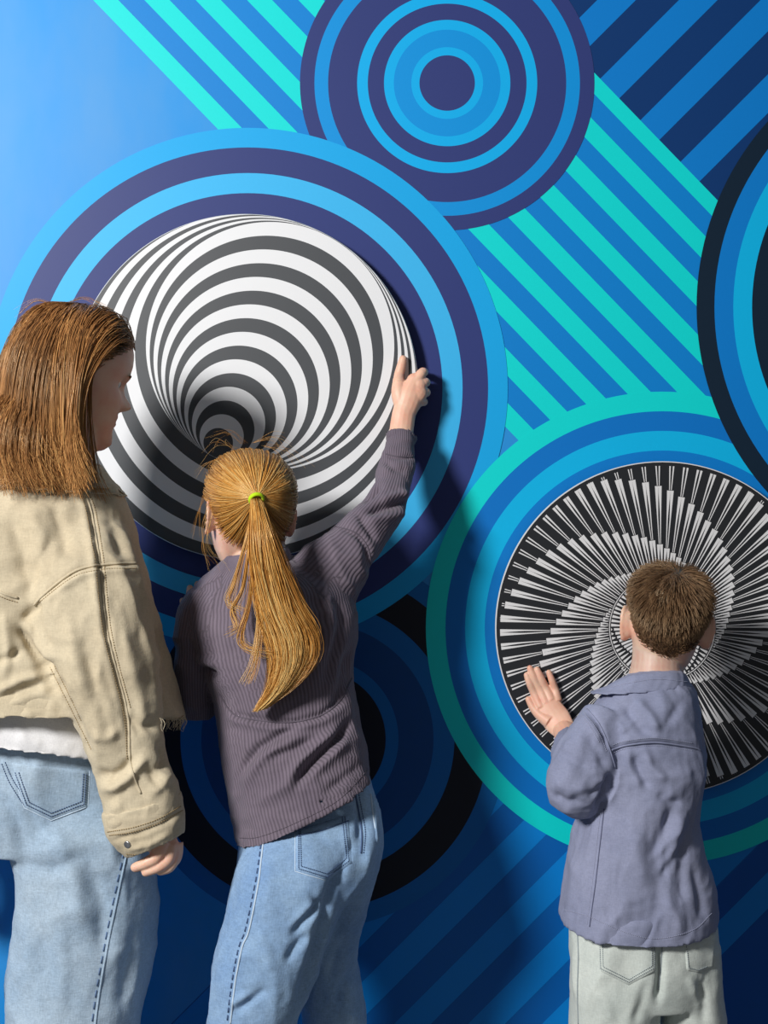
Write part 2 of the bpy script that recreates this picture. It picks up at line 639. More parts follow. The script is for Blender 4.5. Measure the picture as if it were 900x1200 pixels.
def relax(V, Q, it=1, f=0.5):
    E = np.vstack([Q[:, [0, 1]], Q[:, [1, 2]], Q[:, [2, 3]], Q[:, [3, 0]]])
    for _ in range(it):
        s = np.zeros_like(V)
        cnt = np.zeros(len(V))
        np.add.at(s, E[:, 0], V[E[:, 1]])
        np.add.at(cnt, E[:, 0], 1)
        np.add.at(s, E[:, 1], V[E[:, 0]])
        np.add.at(cnt, E[:, 1], 1)
        V = V+f*(s/cnt[:, None]-V)
    return V

def to_px(V):
    d = V[:, 1]-CAM_Y
    return 450+V[:, 0]*FPX/d, 600-(V[:, 2]-CAM_Z)*FPX/d, d

FOLD_GAIN = 1.75
def folds(V, Nn, strokes):
    """strokes: (points in photo px, width px, height in mm); pushes the surface that faces the lens in or out along its normal"""
    px, py, d = to_px(V)
    vd = V-np.array(CAMP)
    vd /= np.linalg.norm(vd, axis=1)[:, None]
    face = np.clip(-(vd*Nn).sum(1)*2.2, 0, 1)
    disp = np.zeros(len(V))
    pts2 = np.stack([px, py], 1)
    for st in strokes:
        pl, wd, hmm = st[:3]
        pl = np.array(pl, float)
        x0, y0 = pl.min(0)-3*wd
        x1, y1 = pl.max(0)+3*wd
        sel = np.where((px > x0) & (px < x1) & (py > y0) & (py < y1))[0]
        if not len(sel):
            continue
        q = pts2[sel]
        lens = np.linalg.norm(np.diff(pl, axis=0), axis=1)
        cum = np.concatenate([[0], np.cumsum(lens)])
        best = np.full(len(sel), 1e9)
        tt = np.zeros(len(sel))
        for i in range(len(pl)-1):
            ab = pl[i+1]-pl[i]
            t = np.clip(((q-pl[i]) @ ab)/(ab @ ab), 0, 1)
            dd = np.linalg.norm(q-(pl[i]+t[:, None]*ab), axis=1)
            m = dd < best
            best[m] = dd[m]
            tt[m] = (cum[i]+t[m]*lens[i])/cum[-1]
        taper = np.clip(np.sin(np.pi*np.clip(tt*0.92+0.04, 0, 1))*1.6, 0, 1)
        disp[sel] += hmm*0.001*np.exp(-(best/wd)**2)*taper
    return disp*face*FOLD_GAIN

def crease_noise(V, scale, amp, seed=0, stretch=(1, 1, 1)):
    p = V/np.array(stretch)*scale
    wv = vnoise(p*0.6, seed+5)*0.8
    r = 1-np.abs(vnoise(p+wv[:, None], seed))*2
    r2 = 1-np.abs(vnoise(p*2.1+wv[:, None]*1.3+9, seed+1))*2
    return amp*1.5*(0.65*r+0.35*r2-0.35)

def girth(V, lofts):
    """distance around and along the nearest tube, for woven ribs"""
    pts, ids = [], []
    for li, lf in enumerate(lofts):
        for i in range(len(lf.c)):
            for k in range(0, 12):
                t = 2*math.pi*k/12
                pts.append(lf.c[i]+math.cos(t)*lf.a[i]*lf.W[i]+math.sin(t)*lf.b[i]*lf.D[i])
                ids.append((li, i))
    kd = KDTree(len(pts))
    for i, p in enumerate(pts):
        kd.insert(p, i)
    kd.balance()
    U = np.zeros(len(V))
    A = np.zeros(len(V))
    def uv(lf, i, v):
        q = v-lf.c[i]
        return math.atan2(q @ lf.W[i]/lf.a[i], -(q @ lf.D[i])/lf.b[i])
    for j, v in enumerate(V):
        _, idx, _ = kd.find(v)
        li, i = ids[idx]
        lf = lofts[li]
        t = (v-lf.c[i]) @ lf.T[i]
        ax = lf.c[min(i+1, len(lf.c)-1)]-lf.c[max(i-1, 0)]
        k = i+1 if t*(ax @ lf.T[i]) > 0 else i-1
        k = min(max(k, 0), len(lf.c)-1)
        u0, u1 = uv(lf, i, v), uv(lf, k, v)
        f = min(0.5, abs(t)/(abs((lf.c[k]-lf.c[i]) @ lf.T[i])+1e-6)) if k != i else 0
        if abs(u1-u0) > 1:
            u1 = u0
        U[j] = (u0*(1-f)+u1*f)*0.5*(lf.a.mean()+lf.b.mean())
        A[j] = lf.arc[i]+t
    return U, A

def bvh_of(V, Q):
    return BVHTree.FromPolygons([tuple(v) for v in V], [tuple(int(i) for i in q) for q in Q])

def hit(bvh, px, py, lift=0.0):
    d = Vector(P(px, py, 2.0))-CAMP
    d.normalize()
    loc, n, i, dist = bvh.ray_cast(CAMP, d)
    if loc is None:
        return None, None
    if n.dot(d) > 0:
        n = -n
    return loc+n*lift, n

def resample(pl, step):
    pl = np.array(pl, float)
    c = catmull(pl, [max(1, int(np.linalg.norm(pl[i+1]-pl[i])/step)) for i in range(len(pl)-1)]) if len(pl) > 2 else \
        np.array([pl[0]+(pl[1]-pl[0])*t for t in np.linspace(0, 1, max(2, int(np.linalg.norm(pl[1]-pl[0])/step)))])
    return c

def raw_tube(pts, rad, n=6):
    pts = np.asarray(pts, float)
    T = np.gradient(pts, axis=0)
    T /= np.linalg.norm(T, axis=1)[:, None]+1e-9
    V = []
    th = np.linspace(0, 2*math.pi, n, endpoint=False)
    for p, t in zip(pts, T):
        u = np.cross(t, [0.13, 1, 0.21])
        u /= np.linalg.norm(u)+1e-9
        v = np.cross(t, u)
        V.append(p+rad*(np.cos(th)[:, None]*u+np.sin(th)[:, None]*v))
    F = [(i*n+k, i*n+(k+1) % n, (i+1)*n+(k+1) % n, (i+1)*n+k) for i in range(len(pts)-1) for k in range(n)]
    m = (len(pts)-1)*n
    F += [tuple(range(n))[::-1], tuple(range(m, m+n))]
    return np.vstack(V), F

def seam(name, bvh, lines, mat, parent, base, rad=0.0012, lift=0.0004, stitch=None):
    """welt lines (and dashes of thread) lying on a garment, one part per line"""
    for pl in lines:
        pts = []
        if 'pocket' in name:                      # sharp corners
            q = np.array(pl, float)
            xy = np.vstack([q[i]+(q[i+1]-q[i])*t for i in range(len(q)-1) for t in np.linspace(0, 1, max(2, int(np.linalg.norm(q[i+1]-q[i])/2.5)), endpoint=False)]+[q[-1]])
        else:
            xy = resample(pl, 2.5)
        for x, y in xy:
            p, n = hit(bvh, x, y, lift)
            if p is None or (pts and (p-Vector(pts[-1])).length > 0.03):
                if len(pts) > 4:
                    break
                pts = []
            if p is not None:
                pts.append(tuple(p))
        if len(pts) < 3:
            continue
        if stitch:
            items = []
            pp = np.array(pts)
            dl = np.concatenate([[0], np.cumsum(np.linalg.norm(np.diff(pp, axis=0), axis=1))])
            s = 0.0
            while s+stitch*0.62 < dl[-1]:
                q = [[np.interp(s+stitch*0.62*t, dl, pp[:, k]) for k in range(3)] for t in (0, .5, 1)]
                items.append(raw_tube(q, rad, 5))
                s += stitch
            if not items:
                continue
            V, F = join_meshes(items)
            tag(mesh_obj(name, V, F, mat, parent, base), kind='stuff')
        else:
            V, F = raw_tube(pts, rad)
            mesh_obj(name, V, F, mat, parent, base)

def patch(name, bvh, TL, TR, BR, BM, BL, mat, parent, base, thick=0.0025, nu=18, nv=18):
    """sewn-on pocket whose outline is given in photo px"""
    V, F = [], []
    g = {}
    TL, TR, BR, BM, BL = (np.array(q, float) for q in (TL, TR, BR, BM, BL))
    for i in range(nu+1):
        s = i/nu
        top = TL+(TR-TL)*s
        bot = BL+(BM-BL)*(s*2) if s < .5 else BM+(BR-BM)*(s*2-1)
        for j in range(nv+1):
            t = j/nv
            q = top+(bot-top)*t
            e = min(i, nu-i, j, nv-j)
            p, n = hit(bvh, q[0], q[1], -0.0015 if e == 0 else thick)
            g[i, j] = None if p is None else len(V)
            if p is not None:
                V.append(tuple(p))
    for i in range(nu):
        for j in range(nv):
            f = [g[i, j], g[i+1, j], g[i+1, j+1], g[i, j+1]]
            if None not in f:
                F.append(tuple(f))
    return mesh_obj(name, V, F, mat, parent, base)

def stud(name, bvh, px, py, r, mat, parent, base):
    p, n = hit(bvh, px, py, 0.0)
    if p is None:
        return
    n = Vector(n)
    u = n.orthogonal().normalized()
    v = n.cross(u)
    V, F = [], []
    prof = [(r, -0.001), (r, 0.0015), (r*0.85, 0.0026), (r*0.6, 0.0022), (r*0.3, 0.0028)]
    m = 18
    for q, h in prof:
        for k in range(m):
            a = 2*math.pi*k/m
            V.append(tuple(p+n*h+u*(q*math.cos(a))+v*(q*math.sin(a))))
    for i in range(len(prof)-1):
        for k in range(m):
            F.append((i*m+k, i*m+(k+1) % m, (i+1)*m+(k+1) % m, (i+1)*m+k))
    F.append(tuple(range((len(prof)-1)*m, len(prof)*m)))
    mesh_obj(name, V, F, mat, parent, base)

# ------------------------------------------------------------------ head
HZ = [0.000, 0.006, 0.018, 0.038, 0.056, 0.075, 0.092, 0.110, 0.130, 0.150, 0.170, 0.190, 0.205, 0.216, 0.222]
HW = [0.016, 0.028, 0.041, 0.053, 0.059, 0.064, 0.068, 0.071, 0.0735, 0.0750, 0.0735, 0.066, 0.054, 0.036, 0.012]
HF = [0.070, 0.080, 0.086, 0.087, 0.085, 0.084, 0.082, 0.079, 0.085, 0.087, 0.083, 0.072, 0.056, 0.036, 0.012]
HB = [0.000, 0.006, 0.020, 0.040, 0.058, 0.072, 0.084, 0.093, 0.099, 0.101, 0.098, 0.087, 0.070, 0.047, 0.016]
def hdim(z):
    return np.interp(z, HZ, HW), np.interp(z, HZ, HF), np.interp(z, HZ, HB)

def head_point(phi, z, grow=0.0):
    """phi 0 = face, +90 deg = the head's own right; z above the chin"""
    wd, f, b = hdim(z)
    s, c = np.sin(phi), np.cos(phi)
    wd, f, b = wd+grow, f+grow, b+grow
    y = np.where(c > 0, np.sign(c)*np.abs(c)**0.92*f, np.sign(c)*np.abs(c)**0.92*b)
    return np.stack([np.sign(s)*np.abs(s)**0.92*wd, y, z+0*s], -1)

def head_mesh(child=0.0):
    nz, n = 70, 96
    # even spacing over the crown
    t = np.linspace(0, 1, nz)
    zs = 0.222*(0.5-0.5*np.cos(math.pi*t))
    phi = np.linspace(0, 2*math.pi, n, endpoint=False)
    V = []
    for z in zs:
        p = head_point(phi, np.full(n, z))
        x, y = p[:, 0], p[:, 1]
        fr = np.clip(y/0.08, 0, 1)
        g = lambda cx, cz, sx, sz: np.exp(-((x-cx)/sx)**2-((z-cz)/sz)**2)*fr
        gs = lambda cx, cz, sx, sz: g(cx, cz, sx, sz)+g(-cx, cz, sx, sz)
        k = 1-0.35*child
        d = 0.020*k*g(0, 0.088, 0.0125, 0.011)+0.012*k*g(0, 0.102, 0.009, 0.018)+0.006*gs(0.011, 0.084, 0.007, 0.007)
        d += -0.0125*gs(0.031, 0.113, 0.015, 0.010)+0.004*gs(0.026, 0.129, 0.022, 0.007)
        d += 0.0055*g(0, 0.063, 0.019, 0.0050)+0.0055*g(0, 0.052, 0.017, 0.0050)-0.004*g(0, 0.0575, 0.022, 0.002)
        d += -0.003*g(0, 0.041, 0.02, 0.006)+0.006*g(0, 0.020, 0.018, 0.013)
        d += (0.005+0.003*child)*gs(0.045, 0.080, 0.020, 0.020)
        p[:, 1] += d
        V.append(p)
    V = np.vstack(V)
    F = [(i*n+k, i*n+(k+1) % n, (i+1)*n+(k+1) % n, (i+1)*n+k) for i in range(nz-1) for k in range(n)]
    V = np.vstack([V, [[0, 0.03, -0.001]], [[0, -0.001, 0.2225]]])
    F += [(len(V)-2, (k+1) % n, k) for k in range(n)]+[(len(V)-1, (nz-1)*n+k, (nz-1)*n+(k+1) % n) for k in range(n)]
    return V, F

def ear_mesh(side):
    """side +1 = right ear; cupped shell with helix, concha and lobe"""
    nr, n = 14, 44
    V = []
    for sheet in (0, 1):
        for i in range(nr+1):
            r = i/nr
            for k in range(n):
                a = 2*math.pi*k/n
                ca, sa = math.cos(a), math.sin(a)
                oy = 0.0175*ca*(1.0+0.25*sa)                      # back-front
                oz = 0.031*sa
                y, z = oy*r, oz*r
                rim = math.exp(-((r-0.88)/0.13)**2)
                front = max(0.0, ca)                               # towards the face the shell meets the cheek
                out = 0.002+0.012*(1-front)*r**1.5+0.004*rim*(1-0.7*front)-0.006*math.exp(-(r/0.45)**2)
                out += 0.003*math.exp(-((r-0.58)/0.10)**2)*(1-front)*(1 if sa > -0.5 else 0.3)
                if sheet:
                    out -= 0.0056+0.006*(1-r)
                    y, z = y*0.97, z*0.97
                V.append((side*out, y-0.004*0, z))
    F = []
    m = (nr+1)*n
    for s in (0, 1):
        for i in range(nr):
            for k in range(n):
                f = (s*m+i*n+k, s*m+i*n+(k+1) % n, s*m+(i+1)*n+(k+1) % n, s*m+(i+1)*n+k)
                F.append(f if s == 0 else f[::-1])
    for k in range(n):
        F.append((nr*n+k, nr*n+(k+1) % n, m+nr*n+(k+1) % n, m+nr*n+k))
    return np.array(V), F

class Head:
    def __init__(self, px, py, d, yaw, pitch=0, roll=0, scale=1.0):
        """px,py,d: middle of the skull (0.115 above the chin); yaw + turns to the photo's left"""
        M = Matrix.Rotation(math.radians(roll), 4, 'Y') @ Matrix.Rotation(math.radians(yaw), 4, 'Z') @ Matrix.Rotation(math.radians(pitch), 4, 'X')
        self.R = np.array(M.to_3x3())
        self.c = P(px, py, d)
        self.s = scale
    def w(self, p):
        p = np.asarray(p, float)-np.array([0, 0, 0.115])
        return self.c+self.s*(p @ self.R.T)
    def inv(self, v):
        return ((np.asarray(v)-self.c)/self.s) @ self.R+np.array([0, 0, 0.115])

# ------------------------------------------------------------------ hair
def strands_mesh(name, paths, rad, mat, parent, base, n=3, taper=0.35, seedvals=None):
    """paths (S, m, 3) -> thin tubes"""
    S, m, _ = paths.shape
    T = np.gradient(paths, axis=1)
    T /= np.linalg.norm(T, axis=2)[..., None]+1e-9
    ref = np.array([0.31, 0.9, 0.17])
    U = np.cross(T, ref)
    U /= np.linalg.norm(U, axis=2)[..., None]+1e-9
    W2 = np.cross(T, U)
    tt = np.linspace(0, 1, m)
    rr = rad*(1-(1-taper)*tt**2)
    if np.ndim(rad) == 0:
        r = np.broadcast_to(rr[None, :], (S, m))
    else:
        r = np.asarray(rad)[:, None]*(1-(1-taper)*tt**2)[None, :]
    th = np.linspace(0, 2*math.pi, n, endpoint=False)
    V = paths[:, :, None, :]+r[:, :, None, None]*(np.cos(th)[:, None]*U[:, :, None, :]+np.sin(th)[:, None]*W2[:, :, None, :])
    idx = np.arange(S*m*n).reshape(S, m, n)
    nx = np.roll(idx, -1, axis=2)
    Q = np.stack([idx[:, :-1], nx[:, :-1], nx[:, 1:], idx[:, 1:]], -1).reshape(-1, 4)
    sv = rng.random(S) if seedvals is None else seedvals
    a1 = np.repeat(sv, m*n)
    a2 = np.tile(np.repeat(tt, n), S)
    return tri_mesh(name, V.reshape(-1, 3), Q, mat, parent, base, {'strand': a1, 'along': a2})

def hair_mat(name, dark, mid, light, rough=0.29):
    m, nt, b = new_mat(name)
    at = N(nt, 'ShaderNodeAttribute', attribute_name='strand')
    al = N(nt, 'ShaderNodeAttribute', attribute_name='along')
    f = math_n(nt, 'ADD', math_n(nt, 'MULTIPLY', at.outputs['Fac'], 0.66), math_n(nt, 'MULTIPLY', al.outputs['Fac'], 0.34))
    nt.links.new(ramp(nt, f, [(0.0, dark), (0.5, mid), (1.0, light)]), b.inputs['Base Color'])
    b.inputs['Roughness'].default_value = rough
    b.inputs['Specular IOR Level'].default_value = 0.7
    b.inputs['Specular Tint'].default_value = (1.0, 0.85, 0.6, 1)
    tr = nt.nodes.new('ShaderNodeBsdfTranslucent')
    nt.links.new(b.inputs['Base Color'].links[0].from_socket, tr.inputs[0])
    mx = nt.nodes.new('ShaderNodeMixShader')
    mx.inputs[0].default_value = 0.12
    nt.links.new(b.outputs[0], mx.inputs[1])
    nt.links.new(tr.outputs[0], mx.inputs[2])
    nt.links.new(mx.outputs[0], nt.nodes['Material Output'].inputs[0])
    return m

# ------------------------------------------------------------------ cloth and skin materials
def skin_mat(name, col, red):
    m, nt, b = new_mat(name)
    co = objco(nt)
    nt.links.new(mixc(nt, ramp(nt, noise_n(nt, 28, 4, 0.6, co), [(0.35, (0, 0, 0, 1)), (0.75, (1, 1, 1, 1))]), col, red), b.inputs['Base Color'])
    b.inputs['Roughness'].default_value = 0.48
    b.inputs['Subsurface Weight'].default_value = 0.25
    b.inputs['Subsurface Radius'].default_value = (0.012, 0.004, 0.002)
    b.inputs['Subsurface Scale'].default_value = 0.6
    bump(nt, b, noise_n(nt, 900, 2, 0.6, co), 0.08, 0.0006)
    return m

def cloth_mat(name, col, col2, weave=1400.0, rough=0.85, blot=5.0, bstr=0.25, streak=None):
    m, nt, b = new_mat(name)
    co = objco(nt)
    f = ramp(nt, noise_n(nt, blot, 5, 0.62, co), [(0.3, (0, 0, 0, 1)), (0.72, (1, 1, 1, 1))])
    c = mixc(nt, f, col, col2)
    # fine slub of the yarn
    mp = N(nt, 'ShaderNodeMapping')
    nt.links.new(co, mp.inputs[0])
    mp.inputs['Scale'].default_value = (1, 1, 0.25)
    wv = noise_n(nt, weave*0.5, 2, 0.7, mp.outputs[0])
    mp2 = N(nt, 'ShaderNodeMapping')
    nt.links.new(co, mp2.inputs[0])
    mp2.inputs['Scale'].default_value = (0.25, 0.25, 1)
    wv2 = noise_n(nt, weave*0.5, 2, 0.7, mp2.outputs[0])
    h = math_n(nt, 'ADD', wv, wv2)
    hs = N(nt, 'ShaderNodeHueSaturation')
    nt.links.new(c, hs.inputs['Color'])
    nt.links.new(math_n(nt, 'ADD', math_n(nt, 'MULTIPLY', h, 0.55 if streak else 0.3), 0.45 if streak else 0.70), hs.inputs['Value'])
    nt.links.new(hs.outputs[0], b.inputs['Base Color'])
    b.inputs['Roughness'].default_value = rough
    b.inputs['Specular IOR Level'].default_value = 0.25
    b.inputs['Sheen Weight'].default_value = 0.08
    bump(nt, b, h, bstr, 0.0012)
    return m

def cord_mat(name, col, col2, pitch=0.0056):
    """corduroy: wales follow the stored distance around the body"""
    m, nt, b = new_mat(name)
    co = objco(nt)
    u = N(nt, 'ShaderNodeAttribute', attribute_name='girth').outputs['Fac']
    wob = math_n(nt, 'MULTIPLY', math_n(nt, 'SUBTRACT', noise_n(nt, 30, 2, 0.5, co), 0.5), 0.0016)
    ph = math_n(nt, 'MULTIPLY', math_n(nt, 'ADD', u, wob), 2*math.pi/pitch)
    h = math_n(nt, 'ADD', math_n(nt, 'MULTIPLY', math_n(nt, 'SINE', ph), 0.5), 0.5)
    hr = math_n(nt, 'POWER', h, 0.6)
    f = ramp(nt, noise_n(nt, 9, 5, 0.62, co), [(0.3, (0, 0, 0, 1)), (0.72, (1, 1, 1, 1))])
    c = mixc(nt, f, col, col2)
    hs = N(nt, 'ShaderNodeHueSaturation')
    nt.links.new(c, hs.inputs['Color'])
    nz = noise_n(nt, 700, 2, 0.7, co)
    nt.links.new(math_n(nt, 'ADD', math_n(nt, 'ADD', math_n(nt, 'MULTIPLY', hr, 0.42), 0.50), math_n(nt, 'MULTIPLY', nz, 0.22)), hs.inputs['Value'])  # shade painted into the colour: grooves darker, tops of the wales lighter
    nt.links.new(hs.outputs[0], b.inputs['Base Color'])
    b.inputs['Roughness'].default_value = 0.9
    b.inputs['Specular IOR Level'].default_value = 0.2
    b.inputs['Sheen Weight'].default_value = 0.15
    bump(nt, b, math_n(nt, 'ADD', hr, math_n(nt, 'MULTIPLY', nz, 0.3)), 0.55, 0.0016)
    return m

def garment(name, items, voxel, smooth, mat, parent, base, strokes=(), extra=None, cord=False, relax_it=1):
    V, Q = remesh([i.mesh() for i in items], voxel, smooth)
    Nn = normals(V, Q)
    d = np.zeros(len(V))
    if len(strokes):
        d += folds(V, Nn, strokes)
    if extra is not None:
        d += extra(V, Nn)
    V = V+Nn*d[:, None]
    if relax_it:
        V = relax(V, Q, relax_it, 0.4)
    at = None
    if cord:
        U, A = girth(V, [i for i in items if isinstance(i, Loft)])
        at = {'girth': U, 'length': A}
    o = tri_mesh(name, V, Q, mat, parent, base, at)
    return o, bvh_of(V, Q)

def shoe(parent, base, x, y, ang, ln, mat, sole_mat):
    """plain low shoe, toe along ang (radians, 0 = into the wall)"""
    ca, sa = math.cos(ang), math.sin(ang)
    secs = [(-.48, .035, .05), (-.42, .045, .085), (-.25, .047, .095), (0, .048, .075), (.2, .052, .058), (.36, .046, .046), (.46, .03, .034), (.5, .012, .02)]
    V, F, n = [], [], 18
    SV = []
    for t, wd, h in secs:
        k = ln/0.26
        for i in range(n):
            a = 2*math.pi*i/n
            lx, lz = wd*k*math.cos(a), 0.02*k+h*k*0.5+h*k*0.5*math.sin(a)
            ly = t*ln
            V.append((x+lx*ca+ly*sa, y-lx*sa+ly*ca, lz))
        for i in range(n):
            a = 2*math.pi*i/n
            lx = wd*1.06*k*math.cos(a)
            lz = 0.012*k+0.012*k*np.sign(math.sin(a))*abs(math.sin(a))**0.4
            ly = t*ln*1.02
            SV.append((x+lx*ca+ly*sa, y-lx*sa+ly*ca, lz))
    m = len(secs)
    F = [(i*n+k, i*n+(k+1) % n, (i+1)*n+(k+1) % n, (i+1)*n+k) for i in range(m-1) for k in range(n)]+[tuple(range(n))[::-1], tuple(range((m-1)*n, m*n))]
    s = mesh_obj('shoe', V, F, mat, parent, base)
    mesh_obj('sole', SV, F, sole_mat, s, None if base is None else base)
# ------------------------------------------------------------------ shared materials
skin = skin_mat('skin', srgb(236, 196, 172), srgb(232, 170, 146))
skin_lip = skin_mat('lip_skin', srgb(205, 120, 110), srgb(205, 120, 110))
eye_m, nt, b = new_mat('eye_white')
b.inputs['Base Color'].default_value = (0.75, 0.73, 0.7, 1)
b.inputs['Roughness'].default_value = 0.15
iris_m, nt, b = new_mat('iris')
b.inputs['Base Color'].default_value = (0.05, 0.09, 0.12, 1)
b.inputs['Roughness'].default_value = 0.1
nail_m = skin_mat('fingernail', srgb(240, 200, 182), srgb(240, 190, 172))
nail_m.node_tree.nodes['Principled BSDF'].inputs['Roughness'].default_value = 0.25
shoe_m = cloth_mat('canvas_shoe', srgb(225, 225, 222), srgb(205, 205, 204), 900)
sole_m = matte('rubber_sole', (0.7, 0.7, 0.68, 1), 0.6)

HL_A = [0, 40, 60, 75, 86, 96, 112, 130, 180]
HL_Z = [.180, .170, .150, .128, .118, .124, .090, .064, .046]
def hairline(phi):
    a = np.abs((np.degrees(phi)+180) % 360-180)
    return np.interp(a, HL_A, HL_Z)

def scalp_bvh():
    V, F = head_mesh()
    return BVHTree.FromPolygons([tuple(v) for v in V], F)
SCALP = scalp_bvh()
HC = np.array([0, -0.008, 0.118])
def scalp_r(dirs):
    """distance from the head's middle to the scalp along unit directions (head space)"""
    out = np.empty(len(dirs))
    o = Vector(HC)
    for i, q in enumerate(dirs):
        loc, n, k, dist = SCALP.ray_cast(o, Vector(q))
        out[i] = dist if dist else 0.09
    return out

def scalp_roots(n, zoff=0.0, seed=1):
    r = np.random.default_rng(seed)
    out = []
    while len(out) < n:
        v = r.normal(size=3)
        v /= np.linalg.norm(v)
        dd = scalp_r([v])[0]
        p = HC+v*dd
        if p[2] > hairline(math.atan2(p[0], p[1]))+zoff:
            out.append(v)
    return np.array(out)

def hair_cap(head, grow, edge=0.009):
    nz, n = 46, 90
    V, ok = [], []
    for i in range(nz):
        z = 0.04+(0.2215-0.04)*math.sin(0.5*math.pi*i/(nz-1))
        phi = np.linspace(-math.pi, math.pi, n, endpoint=False)
        p = head_point(phi, np.full(n, z))
        dr = p-HC
        p = p+dr/np.linalg.norm(dr, axis=1)[:, None]*grow
        V.append(p)
        ok.append(z > hairline(phi)+edge)
    V = np.vstack(V)
    ok = np.concatenate(ok)
    Q = []
    for i in range(nz-1):
        for k in range(n):
            f = (i*n+k, i*n+(k+1) % n, (i+1)*n+(k+1) % n, (i+1)*n+k)
            if all(ok[q] for q in f):
                Q.append(f)
    # close the crown
    top = [(nz-1)*n+k for k in range(n)]
    for k in range(0, n//2-1):
        Q.append((top[k], top[k+1], top[n-2-k], top[n-1-k]))
    return head.w(V), np.array(Q)

def face_parts(head, root, base, child, brow):
    """eyes, brows and lips as parts of the person"""
    for sx in (-1, 1):
        for nm, r, off, mt in (('eye', 0.0115, 0.0, eye_m), ('iris', 0.0062, 0.0062, iris_m)):
            n, m = 14, 20
            V = []
            c = np.array([sx*0.031, 0.0570+off, 0.113])
            for i in range(n+1):
                t = math.pi*i/n
                for k in range(m):
                    a = 2*math.pi*k/m
                    V.append(c+r*np.array([math.sin(t)*math.cos(a), math.cos(t), math.sin(t)*math.sin(a)]))
            F = [(i*m+k, i*m+(k+1) % m, (i+1)*m+(k+1) % m, (i+1)*m+k) for i in range(n) for k in range(m)]
            mesh_obj(nm, head.w(np.array(V)), F, mt, root, base)
        pts = []
        for t in np.linspace(0, 1, 9):
            x = sx*(0.012+0.036*t)
            z = 0.130+0.004*math.sin(t*2.4)-0.003*t
            pp = head_point(np.array(math.atan2(x, 0.085)), np.array(z))
            pts.append((x, pp[1]+0.0005, z))
        V, F = raw_tube(head.w(np.array(pts)), 0.0022)
        mesh_obj('eyebrow', V, F, brow, root, base)

def finger_nail(name, p, axis, up, wdt, ln, root, base):
    axis = np.array(axis, float)/np.linalg.norm(axis)
    up = np.array(up, float)-(np.array(up) @ axis)*axis
    up /= np.linalg.norm(up)
    s = np.cross(axis, up)
    V, F = [], []
    for i in range(7):
        t = i/6-0.5
        wv = wdt*(1-0.35*(2*abs(t))**4)
        for j in range(7):
            q = j/6-0.5
            V.append(np.array(p)+axis*ln*t+s*wv*2*q*0.5+up*(0.0012-0.0040*q*q*4*0.5))
    for i in range(6):
        for j in range(6):
            F.append((i*7+j, i*7+j+1, (i+1)*7+j+1, (i+1)*7+j))
    mesh_obj(name, V, F, nail_m, root, base)

def make_body(root, base, core, fine, head, child, vox=0.0026, vfine=0.0014, ear_size=1.05, flare=16):
    """head, neck, trunk and limbs remeshed to one surface; hands at a finer grain"""
    hv, hf = head_mesh(child)
    items = [(head.w(hv), hf)]
    for sx in (-1, 1):
        ev, ef = ear_mesh(sx)
        ev = ev*ear_size
        # flare out from the skull
        a = math.radians(flare)*sx
        R = np.array(Matrix.Rotation(a, 3, 'Z'))
        ev = ev @ R.T
        wd, f_, b_ = hdim(0.103)
        ev = ev+np.array([sx*(wd-0.001), -0.012, 0.101])
        items.append((head.w(ev), ef))
    nk = core[-1]                                   # the neck belongs to both, so the surfaces run into each other
    V1, Q1 = remesh(items+[nk.mesh()], vox, 2)
    V0, Q0 = remesh([c.mesh() for c in core], .0062, 3)
    Vs, Qs = [V1, V0], [Q1, Q0+len(V1)]
    for grp in fine:
        v, q = remesh([g.mesh() for g in grp], vfine, 5)
        Qs.append(q+sum(len(x) for x in Vs))
        Vs.append(v)
    return tri_mesh('body', np.vstack(Vs), np.vstack(Qs), skin, root, base)

RS = [1.0]
def tb(pts, rad, **k):
    return Tube([P(*p) for p in pts], [r*RS[0] for r in rad], **k)

# ------------------------------------------------------------------ the girl
DMAP[0] = lambda d: d+0.125 if d < 2.62 else float(np.interp(d, [2.62, 2.745, 2.79, 2.838, 2.866, 2.885, 2.905, 2.921, 2.94, 2.962, 3.0],
                                                          [2.745, 2.855, 2.895, 2.928, 2.938, 2.944, 2.955, 2.9585, 2.978, 2.9895, 3.0]))
gb = P(330, 600, 2.60); gb[2] = 0
girl = empty('person', gb)
tag(girl, 'girl with long golden ponytail and dark corduroy shirt reaching up to grip the striped disc', 'person')
G_SH = [(268, 650, 2.605, 335, 648, 2.605, .048), (248, 668, 2.605, 366, 662, 2.605, .060), (226, 690, 2.60, 402, 680, 2.605, .082),
        (217, 725, 2.595, 417, 712, 2.60, .097), (228, 768, 2.585, 418, 755, 2.59, .100), (247, 810, 2.57, 416, 792, 2.58, .098),
        (256, 855, 2.555, 421, 832, 2.565, .098), (263, 905, 2.54, 427, 866, 2.55, .100), (270, 950, 2.525, 432, 892, 2.54, .103), (277, 991, 2.51, 435, 911, 2.53, .106)]
G_RA = [(325, 668, 2.605, 392, 738, 2.605, .058), (352, 645, 2.615, 418, 700, 2.615, .052), (380, 625, 2.64, 434, 668, 2.64, .046),
        (404, 606, 2.67, 450, 638, 2.67, .041), (425, 584, 2.705, 471, 608, 2.705, .037), (439, 561, 2.745, 483, 574, 2.745, .034),
        (447, 534, 2.79, 487, 540, 2.79, .030), (453, 508, 2.835, 487, 511, 2.835, .027)]
G_LU = [(222, 692, 2.60, 275, 690, 2.60, .052), (209, 716, 2.60, 262, 712, 2.60, .056), (204, 750, 2.605, 258, 748, 2.605, .055), (206, 800, 2.61, 254, 800, 2.61, .050), (213, 836, 2.62, 252, 838, 2.62, .040)]
